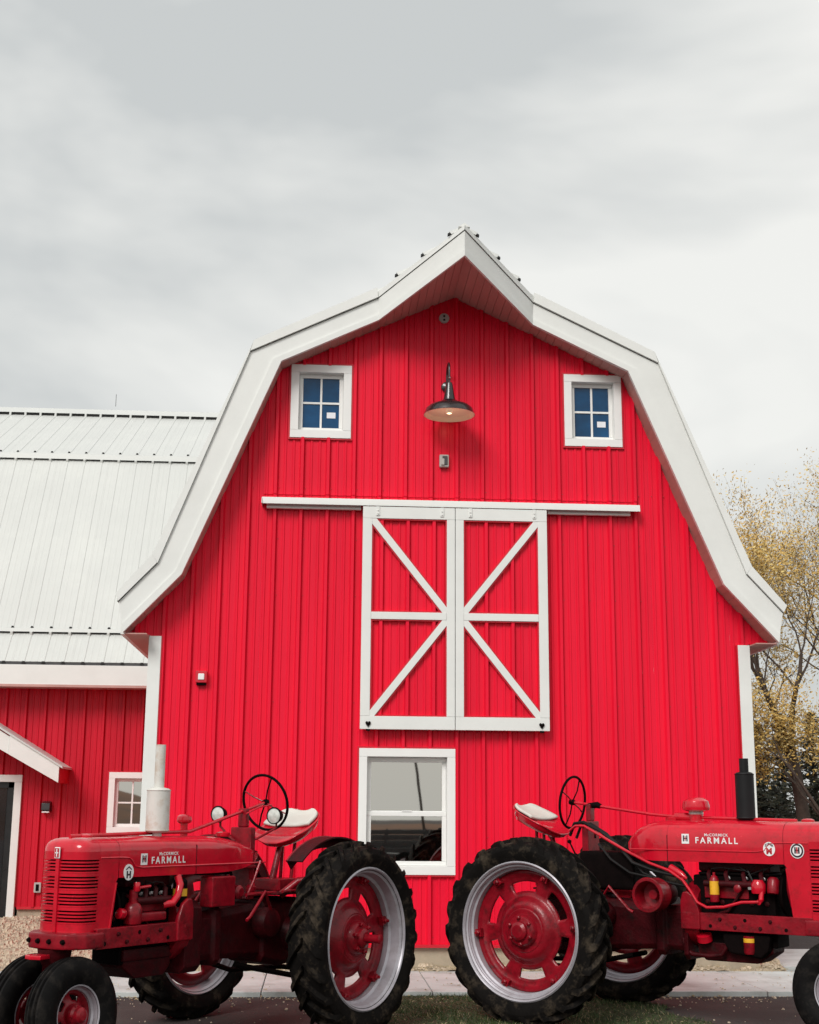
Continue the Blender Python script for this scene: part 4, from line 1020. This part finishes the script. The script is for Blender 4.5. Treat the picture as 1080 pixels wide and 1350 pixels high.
        if c['model'] == 'M':
            arc = 'SUPER'
            for k, ch in enumerate(arc):
                a = math.radians(90-(k-2)*24); o = text(ch, .024, M['decal_k'], root, q, mx_-q*.036*math.cos(a)*-1*-1, q*(W+.0065), mz+.036*math.sin(a), 'emblem_letter', bold=.0008)
            hx, hz = c['em2']
            disc(root, q, hx, q*(W+.003), hz, .056, M['decal_w'], 'round_badge', sx=.95); disc(root, q, hx, q*(W+.0052), hz, .050, M['decal_k'], 'round_badge_ring', sx=.95, th=.001)
            disc(root, q, hx, q*(W+.0064), hz, .037, M['decal_w'], 'round_badge_field', sx=.95, th=.001)
            text('H', .060, M['decal_k'], root, q, hx, q*(W+.0078), hz, 'badge_letter', bold=.003); text('I', .062, M['decal_r'], root, q, hx, q*(W+.0088), hz, 'badge_letter', bold=.002)
        else:
            MB().add([(mx_-.03, q*(W+.007), mz+.018), (mx_, q*(W+.007), mz+.040), (mx_+.03, q*(W+.007), mz+.018), (mx_+.022, q*(W+.007), mz+.014), (mx_, q*(W+.007), mz+.030), (mx_-.022, q*(W+.007), mz+.014)], [(0, 1, 4, 5), (1, 2, 3, 4)]).build('emblem_arch', M['decal_k'], root, smooth=False)
    # --- steering gear
    sx_, sz = c['sw']
    sh = [(sx_, 0, sz)]+[(a, 0, b) for a, b in c['shaft']]
    MB().tube(sh, .013, 10).build('steering_shaft', P, root)
    dd = Vector(sh[1])-Vector(sh[0]); steering_wheel(root, sx_, sz, .215, dd)
    px0, pz0 = c['post']
    g = MB(); g.box(px0-.03, px0+.03, -.10, .10, .95, pz0-.12); g.box(px0-.022, px0+.022, -.04, .04, pz0-.12, pz0+.02); g.build('steering_post', P2, root, bevel=.01)
    MB().tube([(px0+.02, .04, pz0-.02), (px0-.10, .07, pz0+.03), (px0-.24, .08, pz0+.05)], .006, 6).build('throttle_lever', P, root)
    MB().tube([(px0-.02, -.06, 1.0), (px0-.10, -.07, 1.25), (px0-.16, -.07, 1.36)], .007, 6).lathe([(0, -.018), (.016, -.01), (.018, 0), (.016, .01), (0, .018)], (px0-.165, -.07, 1.37), (0, 0, 1), n=12).build('gear_lever', DK, root)
    MB().box(px0-.02, px0+.16, -.12, .12, 1.18, 1.20).build('dash_panel', P2, root, bevel=.004)
    # --- seat
    seat(root, c['seat'][0], c['seat'][1], c['seat'][2], c['seat'][3])
    stx, stz = c['seat'][0], c['seat'][1]
    MB().tube([(stx+.02, 0, stz-.03), (stx+.10, 0, stz-.14), (stx+.20, 0, 1.02)], [.022, .022, .03], 10).build('seat_spring', P2, root)
    MB().tube([(stx-.02, .06, stz-.03), (stx-.02, .06, stz-.12), (stx+.02, .05, 1.0)], .014, 8).build('seat_strut', P2, root)
    MB().tube([(stx-.02, -.06, stz-.03), (stx-.02, -.06, stz-.12), (stx+.02, -.05, 1.0)], .014, 8).build('seat_strut', P2, root)
    MB().box(stx+.0, stx+.25, -.13, .13, 1.0, 1.09).build('battery_box', P2, root, bevel=.01)
    # --- exhaust
    mxx, mz0, mz1, mr, my, mm = c['muff']
    g = MB(); g.lathe([(.03, mz0-.06), (.035, mz0-.03), (.030, mz0-.005), (mr-.01, mz0), (mr, mz0+.012), (mr, mz1-.012), (mr-.01, mz1), (.034, mz1+.008)], (mxx, my, 0), (0, 0, 1), n=32)
    mo = g.build('muffler', mm, root, ang=30)
    g = MB(); pr = c['pipe']; g.lathe([(pr, mz1), (pr, c['pz']), (pr-.004, c['pz']), (pr-.004, mz1+.05)], (mxx, my, 0), (0, 0, 1), n=20); g.build('exhaust_pipe', mm, root)
    for z_ in (mz0+.012, mz1-.012): MB().lathe([(mr+.002, -.004), (mr+.004, 0), (mr+.002, .004)], (mxx, my, z_), (0, 0, 1), n=32).build('seam_ring', mm, root)
    MB().tube([(mxx, my, zt-.06), (mxx, my, mz0-.03)], .032, 14).build('exhaust_elbow', c['elbow'], root)
    # --- air intake
    ax, ay, az0, az1, ar = c['air']
    g = MB(); g.tube([(ax, ay, zt-.05), (ax, ay, az0)], c['astem'], 16); g.build('intake_stem', P, root)
    g = MB(); g.lathe([(ar*.6, az0-.012), (ar, az0), (ar*1.05, az0+.3*(az1-az0)), (ar*.95, az0+.7*(az1-az0)), (ar*.6, az1-.004), (0, az1)], (ax, ay, 0), (0, 0, 1), n=28); g.build('intake_cap', P, root)

# left tractor (its left side faces the lens)
tl = empty('farm_tractor', (-.34, 10.963, 0), R_(180+54), label='red row-crop tractor at left with a tall pale grey muffler, nose to the left', cat='tractor')
cfgH = dict(side=1, W=.20, dz=0, zt=1.425, zb=1.165, nose=2.235, panel=1.89, louvre=2.10, R=.70, Rf=.498, track=.80, stub=.27, dish=.175, RF=.352, wb=2.22,
    flange=1.24, rail=(.727, .853), bol=(.735, .835), gz=(.865, 1.285), groups=4, tank=.22, seam=1.12, mould=1.225, t1=1.41, ihx=1.655, tz=1.266, tsx=.98, em=(1.80, 1.198), model='H',
    sw=(.098, 1.667), shaft=[(.34, 1.608), (.975, 1.452), (1.5, 1.443), (2.15, 1.43)], post=(.36, 1.60), seat=(-.20, 1.465, R_(24), .0),
    muff=(1.375, 1.452, 1.75, .082, .05, M['muff_w']), pipe=.036, pz=2.055, elbow=M['muff_w'], air=(.98, -.05, 1.52, 1.575, .052), astem=.026)
tractor(cfgH, tl)
# right tractor (its right side faces the lens)
tr = empty('farm_tractor', (2.207, 11.625, 0), R_(-40), label='red row-crop tractor at right with a short black muffler, nose to the right', cat='tractor')
cfgM = dict(side=-1, W=.222, dz=.04, zt=1.555, zb=1.240, nose=2.33, panel=1.885, louvre=2.115, R=.715, Rf=.515, track=.83, stub=0, dish=.135, RF=.365, wb=2.26,
    flange=1.10, rail=(.735, .862), bol=(.735, .85), gz=(.87, 1.355), groups=4, tank=.50, seam=.934, mould=1.326, t1=1.35, ihx=1.093, tz=1.402, tsx=1.0, em=(1.775, 1.350), em2=(1.992, 1.342), model='M',
    sw=(-.038, 1.693), shaft=[(.101, 1.678), (.703, 1.598), (.911, 1.582), (1.10, 1.578), (1.92, 1.56)], post=(.13, 1.66), seat=(-.34, 1.53, R_(22), .0),
    muff=(1.51, 1.565, 1.925, .073, 0, M['muff_b']), pipe=.036, pz=2.035, elbow=M['muff_b'], air=(1.09, 0, 1.635, 1.735, .105), astem=.055)
tractor(cfgM, tr)

# --- extras only on the left tractor
P, P2, G, DK = M['paint'], M['paint2'], M['grime_shade'], M['dark']
for (x_, y_, z_) in ((.42, -.20, 1.575), (.30, .25, 1.567)):
    h = bpy.data.objects.new('headlight', None); col.objects.link(h); h.parent = tl; h.location = (x_, y_, z_); h.rotation_euler = (0, 0, R_(6)); h.empty_display_size = .1
    MB().lathe([(0, -.085), (.02, -.08), (.045, -.055), (.060, -.01), (.064, .0), (.064, .012), (.056, .014)], (0, 0, 0), (1, 0, 0), n=28).build('bowl', M['dark'], h)
    MB().lathe([(.057, .008), (.04, .014), (.02, .018), (0, .019)], (0, 0, 0), (1, 0, 0), n=28).build('lens', M['lens'], h)
    MB().tube([(-.03, 0, -.05), (-.03, 0, -.09), (.0, -y_*.5, -.16), (.02, -y_*.85, -.20)], .009, 8).build('mounting_arm', P2, h)
for q in (-1, 1):
    g = MB(); secs = []
    for k in range(22):
        a = R_(50+k*5.2); Rr = .715; c_, s_ = math.cos(a), math.sin(a)
        secs.append([(Rr*c_, q*.50, .69+Rr*s_), ((Rr+.010)*c_, q*.50, .69+(Rr+.010)*s_), ((Rr+.010)*c_, q*.645, .69+(Rr+.010)*s_), (Rr*c_, q*.645, .69+Rr*s_)])
    g.loft(secs)
    g.loft([[(r_*math.cos(R_(50+k*5.2)), q*y_, .69+r_*math.sin(R_(50+k*5.2))) for r_, y_ in ((.64, .50), (.715, .50), (.715, .506), (.64, .506))] for k in range(22)])
    g.build('fender', G, tl, ang=30)
    MB().tube([(.722*math.cos(R_(50+k*5.2)), q*.50, .69+.722*math.sin(R_(50+k*5.2))) for k in range(22)], .009, 8).build('fender_bead', P2, tl)
MB().tube([(1.30, .19, 1.16), (1.29, .21, 1.10), (1.32, .22, 1.03), (1.37, .22, .98), (1.42, .18, .97)], .026, 12).build('water_pipe', P, tl)
MB().lathe([(0, 0), (.048, 0), (.05, .01), (.05, .19), (.03, .21), (0, .21)], (1.245, .17, .93), (0, 0, 1), n=24).build('oil_filter', DK, tl)
MB().lathe([(.0508, .09), (.0508, .14)], (1.245, .17, .93), (0, 0, 1), n=24).build('filter_decal', M['yellow'], tl)
MB().lathe([(0, 0), (.055, 0), (.062, .02), (.062, .10), (.045, .13), (.03, .14), (.03, .22), (.0, .22)], (1.70, .165, .86), (0, 0, 1), n=24).build('governor_housing', P2, tl)
MB().lathe([(0, 0), (.03, 0), (.035, .01), (.035, .05), (0, .06)], (1.79, .17, .93), (1, 0, .1), n=16).build('belt_idler', P, tl)
MB().tube([(1.72, .19, 1.09), (1.58, .20, 1.10)], .010, 8).lathe([(.02, 0), (.024, .01), (.024, .05), (.02, .06), (0, .06)], (1.70, .19, 1.07), (0, 0, 1), n=12).build('governor_rod', P, tl)
MB().box(1.40, 1.66, .15, .20, .87, .93).build('side_cover', P2, tl, bevel=.015)
MB().box(.72, .98, .12, .24, .93, 1.14).build('tool_box', P2, tl, bevel=.012)
MB().lathe([(0, 0), (.045, .0), (.05, .02), (.05, .06), (.03, .08), (0, .08)], (.64, .15, 1.02), (0, 1, 0), n=20).build('regulator', P2, tl)
MB().tube([(.22, .22, 1.00), (.60, .24, 1.00)], .014, 8).tube([(-.1, .30, 1.01), (.24, .30, 1.01)], .012, 8).build('foot_rest', P2, tl)
MB().lathe([(.03, 0), (.04, .02), (.04, .05), (.015, .07), (.012, .10), (0, .10)], (.45, .16, 1.0), (0, 0, 1), n=16).build('oil_filler', P2, tl)
MB().tube([(.55, .2, .97), (.50, .23, 1.10), (.44, .24, 1.24)], .010, 8).build('clutch_lever', P2, tl)
MB().box(1.2, 1.75, -.1, .15, .615, .70).build('sump_guard', G, tl, bevel=.02)
MB().tube([(.9, 0, 1.155), (.55, .05, 1.15), (.50, .05, .98)], .012, 8).build('fuel_line', DK, tl)
# --- extras only on the right tractor
for k, (pts, r_, m_) in enumerate((
    ([(.02, -.16, 1.46), (.08, -.17, 1.50), (.17, -.18, 1.50), (.32, -.20, 1.43), (.55, -.22, 1.32), (.78, -.23, 1.22), (.95, -.24, 1.17), (1.07, -.25, 1.10), (1.14, -.265, 1.02), (1.20, -.28, .94), (1.28, -.285, .905), (1.42, -.285, .915), (1.56, -.285, .955), (1.69, -.27, .962)], .0115, M['paint']),
    ([(.0, -.12, 1.42), (.05, -.13, 1.52), (.14, -.14, 1.53), (.30, -.17, 1.47), (.45, -.19, 1.38), (.62, -.21, 1.22), (.82, -.22, 1.16), (1.0, -.23, 1.13)], .014, M['black']),
    ([(.05, -.10, 1.40), (.10, -.11, 1.50), (.20, -.13, 1.52), (.36, -.15, 1.44), (.52, -.17, 1.30), (.70, -.18, 1.14), (.9, -.20, 1.08), (1.1, -.21, 1.05)], .012, M['black']),
    ([(.30, -.18, 1.36), (.42, -.20, 1.24), (.60, -.22, 1.14), (.8, -.23, 1.11)], .010, M['black']))):
    MB().tube(pts, r_, 8).build('hydraulic_hose', m_, tr)
MB().lathe([(.075, -.10), (.125, -.09), (.128, .06), (.132, .07), (.128, .08), (.106, .08), (.098, .0), (.095, -.06), (.04, -.07), (.035, -.02), (0, -.02)], (.885, -.42, .99), (0, -1, 0), n=40).build('belt_pulley', P2, tr)
MB().lathe([(.09, 0), (.10, .10), (.08, .20)], (.885, -.14, .99), (0, -1, 0), n=28).build('pulley_housing', G, tr)
MB().lathe([(0, 0), (.033, 0), (.035, .01), (.035, .17), (.022, .19), (.010, .20), (.010, .22), (0, .22)], (1.31, -.20, .945), (0, 0, 1), n=20).build('oil_filter', P2, tr)
MB().lathe([(.0358, .055), (.0358, .155)], (1.31, -.20, .945), (0, 0, 1), n=20).build('filter_decal', M['yellow'], tr)
MB().lathe([(0, 0), (.05, 0), (.055, .02), (.055, .07), (.035, .10), (0, .10)], (1.66, -.185, 1.02), (0, 0, 1), n=20).build('distributor', P, tr)
MB().tube([(1.69, -.27, .96), (1.69, -.22, .97), (1.69, -.20, 1.05)], .02, 10).build('hose_fitting', P, tr)
MB().lathe([(0, -.05), (.04, -.05), (.045, -.03), (.045, .05), (.03, .07), (0, .07)], (1.77, -.17, 1.07), (0, .2, 1), n=20).build('generator', P2, tr)
MB().lathe([(0, 0), (.028, 0), (.03, .03), (.01, .04), (0, .04)], (1.50, -.18, 1.05), (0, -1, 0), n=16).build('magneto_cap', P2, tr)
MB().box(1.585, 1.61, -.205, -.19, 1.045, 1.065).build('data_plate', M['chrome'], tr)
MB().tube([(1.93, -.10, 1.18), (1.91, -.17, 1.15), (1.915, -.18, 1.05), (1.93, -.17, .95), (1.95, -.10, .92)], .034, 12).build('radiator_hose', P2, tr)
MB().lathe([(.075, 0), (.08, .02), (.08, .10), (.075, .12)], (1.57, -.1, .60), (0, 0, 1), n=24).build('sediment_bowl', DK, tr)
MB().lathe([(0, 0), (.04, .0), (.045, .015), (.045, .13), (0, .13)], (1.57, -.185, .575), (0, 0, 1), n=20).build('hydraulic_filter', P2, tr)
MB().lathe([(.0458, .085), (.0458, .115)], (1.57, -.185, .575), (0, 0, 1), n=20).build('filter_decal', M['yellow'], tr)
g = MB(); g.loft([[(X, y_, z_) for (y_, z_) in ((-.20, .72), (-.20, zz), (-.0, zz), (-.0, .72))] for X, zz in ((1.36, .66), (1.41, .575), (1.66, .545), (1.72, .60), (1.74, .70))]); g.build('pump_body', DK, tr, bevel=.015)
MB().tube([(1.02, -.16, .66), (1.04, -.17, .58), (1.10, -.18, .545), (1.24, -.18, .54), (1.34, -.18, .555), (1.38, -.17, .62)], .018, 10).build('suction_pipe', G, tr)
MB().lathe([(0, 0), (.06, .0), (.06, .05), (0, .06)], (1.19, -.14, .65), (0, -.4, 1), n=16).build('drain_cover', P, tr)
MB().tube([(.95, -.20, 1.19), (1.06, -.24, 1.14), (1.10, -.24, 1.11)], [.03, .026, .01], 10).build('starter_bracket', P, tr)
MB().box(.10, .60, -.16, .16, 1.0, 1.30).build('hydraulic_reservoir', DK, tr, bevel=.03)
MB().lathe([(.05, 0), (.06, .01), (.055, .03), (.03, .05)], (1.09, 0, 1.595), (0, 0, 1), n=24).build('intake_collar', M['lens'], tr)
MB().tube([(.911, 0, 1.582), (1.12, 0, 1.576)], .034, 12).build('shaft_sleeve', P, tr)
MB().tube([(.12, 0, 1.66), (.145, .02, 1.50), (.16, .02, 1.40)], .012, 8).build('column_stay', DK, tr)
MB().tube([(.10, .0, 1.665), (.20, 0, 1.672), (.23, 0, 1.66)], [.02, .028, .02], 10).build('shaft_bearing', DK, tr)

# ------------------------------------------------------------------ trees
def leaf_clump(g, p, n, spread, size, m=0):
    for _ in range(n):
        q = Vector((p[0]+random.gauss(0, spread), p[1]+random.gauss(0, spread), p[2]+random.gauss(0, spread)))
        a = Vector((random.gauss(0, 1), random.gauss(0, 1), random.gauss(0, 1))).normalized(); b = a.orthogonal().normalized(); s_ = size*random.uniform(.5, 1.3)
        g.add([q-a*s_, q+b*s_*.5, q+a*s_, q-b*s_*.5], [(0, 1, 2, 3)], m if random.random() < .7 else 1-m)
def broad_tree(name, base, height, seed, label, spread=1.0, lean=(0, 0), leaves=6, lsize=.034, r0=.16, group=None, first=.40):
    random.seed(seed); t = empty(name, base, label=label, cat='tree', group=group); wood = MB(); lf = MB()
    stack = [(Vector((0, 0, 0)), Vector((lean[0], lean[1], 1)).normalized(), height*first, r0, 0)]
    while stack:
        p, d, L_, r_, lv = stack.pop(); n = 5; pts = [p]; q = p; dd = d.copy()
        for k in range(n):
            dd = (dd+Vector((random.gauss(0, .09), random.gauss(0, .09), random.gauss(.02, .06)))*(.6+.35*lv)).normalized(); q = q+dd*L_/n; pts.append(q)
        rs = [r_*(1-.42*k/n) for k in range(n+1)]
        wood.tube(pts, rs, 8 if lv < 2 else (5 if lv < 4 else 3), caps=False)
        if lv >= 2:
            for pt in (pts[1:] if lv > 2 else pts[3:]):
                leaf_clump(lf, pt, leaves, .04+.02*lv, lsize)
        if lv < 6 and r_ > .003:
            m_ = 4 if lv < 3 else 3
            for k in range(m_):
                a = random.uniform(0, 6.28); u, v, _ = frame_from(dd); spr = random.uniform(.28, .75)*spread
                nd = (dd+(u*math.cos(a)+v*math.sin(a))*spr+Vector((0, 0, .12))).normalized()
                j = -1 if k == 0 else random.choice((-1, -2, -3)); stack.append((pts[j], nd, L_*random.uniform(.58, .80), rs[j]*random.uniform(.5, .68), lv+1))
    wood.build('trunk', M['bark'], t, ang=60); lf.build('crown', [M['leaf'], M['leaf2']], t, smooth=False); return t
broad_tree('budding_tree', (8.75, 24.0, 0), 7.1, 5, 'tall budding tree with sparse ochre leaves rising beside the barn corner', spread=1.0, lean=(.02, 0))
broad_tree('budding_tree', (11.0, 26.5, 0), 7.9, 9, 'second budding tree farther back at the right edge of the view', spread=1.0, lean=(-.05, 0))
broad_tree('budding_tree', (8.95, 23.0, 0), 5.6, 21, 'low leaning budding tree with twigs reaching toward the white corner board', spread=1.25, lean=(-.20, 0), r0=.09, leaves=11, first=.27)
def conifer(base, h, seed, label):
    h *= .80
    random.seed(seed); t = empty('evergreen_tree', base, label=label, cat='tree', group='dark evergreens behind the barn'); MB().tube([(0, 0, 0), (0.03, 0, h*.5), (0, 0, h)], [.07, .05, .01], 7).build('trunk', M['bark'], t)
    g = MB(); z = .35; wd = MB()
    while z < h:
        R = (1-z/h)*.95*h*.36+.08; nb = 9
        for k in range(nb):
            a = random.uniform(0, 6.28); L_ = R*random.uniform(.6, 1.15); dr = random.uniform(-.25, .15)
            wd.tube([(0, 0, z), (L_*.5*math.cos(a), L_*.5*math.sin(a), z+dr*L_*.3), (L_*math.cos(a), L_*math.sin(a), z+dr*L_)], [.012, .008, .003], 3, caps=False)
            m_ = int(44*L_)+4
            for i in range(m_):
                f = (i+random.random())/m_; f = max(.12, f); q = Vector((L_*f*math.cos(a)+random.gauss(0, .035), L_*f*math.sin(a)+random.gauss(0, .035), z+dr*L_*f+random.gauss(0, .03)))
                dx = Vector((random.gauss(0, 1), random.gauss(0, 1), random.gauss(-.2, .5))).normalized()*random.uniform(.06, .14); b = dx.orthogonal().normalized()*.022
                g.add([q-b, q+dx, q+b], [(0, 1, 2)], 0 if random.random() < .7 else 1)
        z += .12
    g.build('crown', [M['needle'], M['needle2']], t, smooth=False); wd.build('branches', M['bark'], t, kind='stuff')
for (x_, y_, h_, sd_, lb) in ((8.95, 27.5, 4.2, 31, 'dark evergreen nearest the white corner board'), (9.95, 27.0, 4.6, 32, 'dark evergreen second from the corner board'), (10.9, 28.0, 4.4, 33, 'dark evergreen third from the corner board'),
                          (11.9, 29.0, 5.0, 34, 'dark evergreen at the right edge behind the tractor'), (9.4, 29.5, 4.4, 35, 'dark evergreen in the back row nearer the barn'), (10.5, 30.5, 4.8, 36, 'dark evergreen in the back row farther from the barn')):
    conifer((x_, y_, 0), h_, sd_, lb)

# ------------------------------------------------------------------ what the window glass mirrors
g = MB(); n = 60; V = []
for i in range(n+1):
    a = -80+160*i/n; hgt = 2.6+1.8*math.sin(i*.31+1)+.5*math.sin(i*.9); hgt = max(1.0, hgt-(i/n)*1.2)
    V += [(a, -34, 0), (a, -40, hgt*.6), (a, -50, hgt), (a, -70, hgt*.8)]
g.add(V, [(i*4+j, (i+1)*4+j, (i+1)*4+j+1, i*4+j+1) for i in range(n) for j in range(3)]); struct('hillside', g, M['rust_red'])
up_ = empty('utility_pole', (4.4, -26, 0), label='wooden utility pole across the road, seen mirrored in the window', cat='pole')
MB().tube([(0, 0, 0), (-1.3, 0, 9.5)], [.06, .04], 10).build('pole', M['bark'], up_)
MB().box(-1.2, .7, -.05, .05, 7.1, 7.2).build('crossarm', M['bark'], up_)
for dx in (-1.1, .6):
    MB().tube([(dx+(-30)*k/8, 0, 7.2-1.6*math.sin(math.pi*k/8)+.05*k) for k in range(9)], .018, 5).build('wire', M['black'], up_)

ut = empty('stand_in_trailer', (2.3, -6.6, 0), R_(4), label='added dark slatted trailer standing in for a dark shape mirrored in the window', cat='trailer')  # trailer added only to put a dark reflection in the window
MB().box(-1.5, 1.5, -.9, .9, .50, .60).build('bed', M['grey_dark'], ut, bevel=.01)
for q in (-1, 1):
    for k in range(4): MB().box(-1.5, 1.5, q*.88-.02, q*.88+.02, .64+k*.14, .74+k*.14).build('slat', M['grey_dark'], ut, bevel=.004)
    for xx in (-1.4, -.5, .5, 1.4): MB().box(xx-.03, xx+.03, q*.91-.015, q*.91+.015, .5, 1.18).build('stake', M['grey_dark'], ut)
    MB().lathe([(.10, -.09), (.22, -.10), (.31, -.09), (.33, -.05), (.33, .05), (.31, .09), (.22, .10), (.10, .09)], (0, q*1.03, .33), (0, 1, 0), n=32).build('wheel', M['tyre2'], ut)
    MB().lathe([(.0, .05), (.18, .05), (.20, .02)], (0, q*1.08, .33), (0, q, 0), n=24).build('rim', M['silver'], ut)
MB().tube([(1.5, .5, .5), (2.6, 0, .5), (1.5, -.5, .5)], .03, 8).build('hitch', M['grey_dark'], ut)
for k in range(3): MB().tube([(-9+26*j/10, -20, 6.4+.5*k-.9*math.sin(math.pi*j/10)) for j in range(11)], .012, 5).build('overhead_wire', M['black'], up_).location = (-4.4, 26, 0)
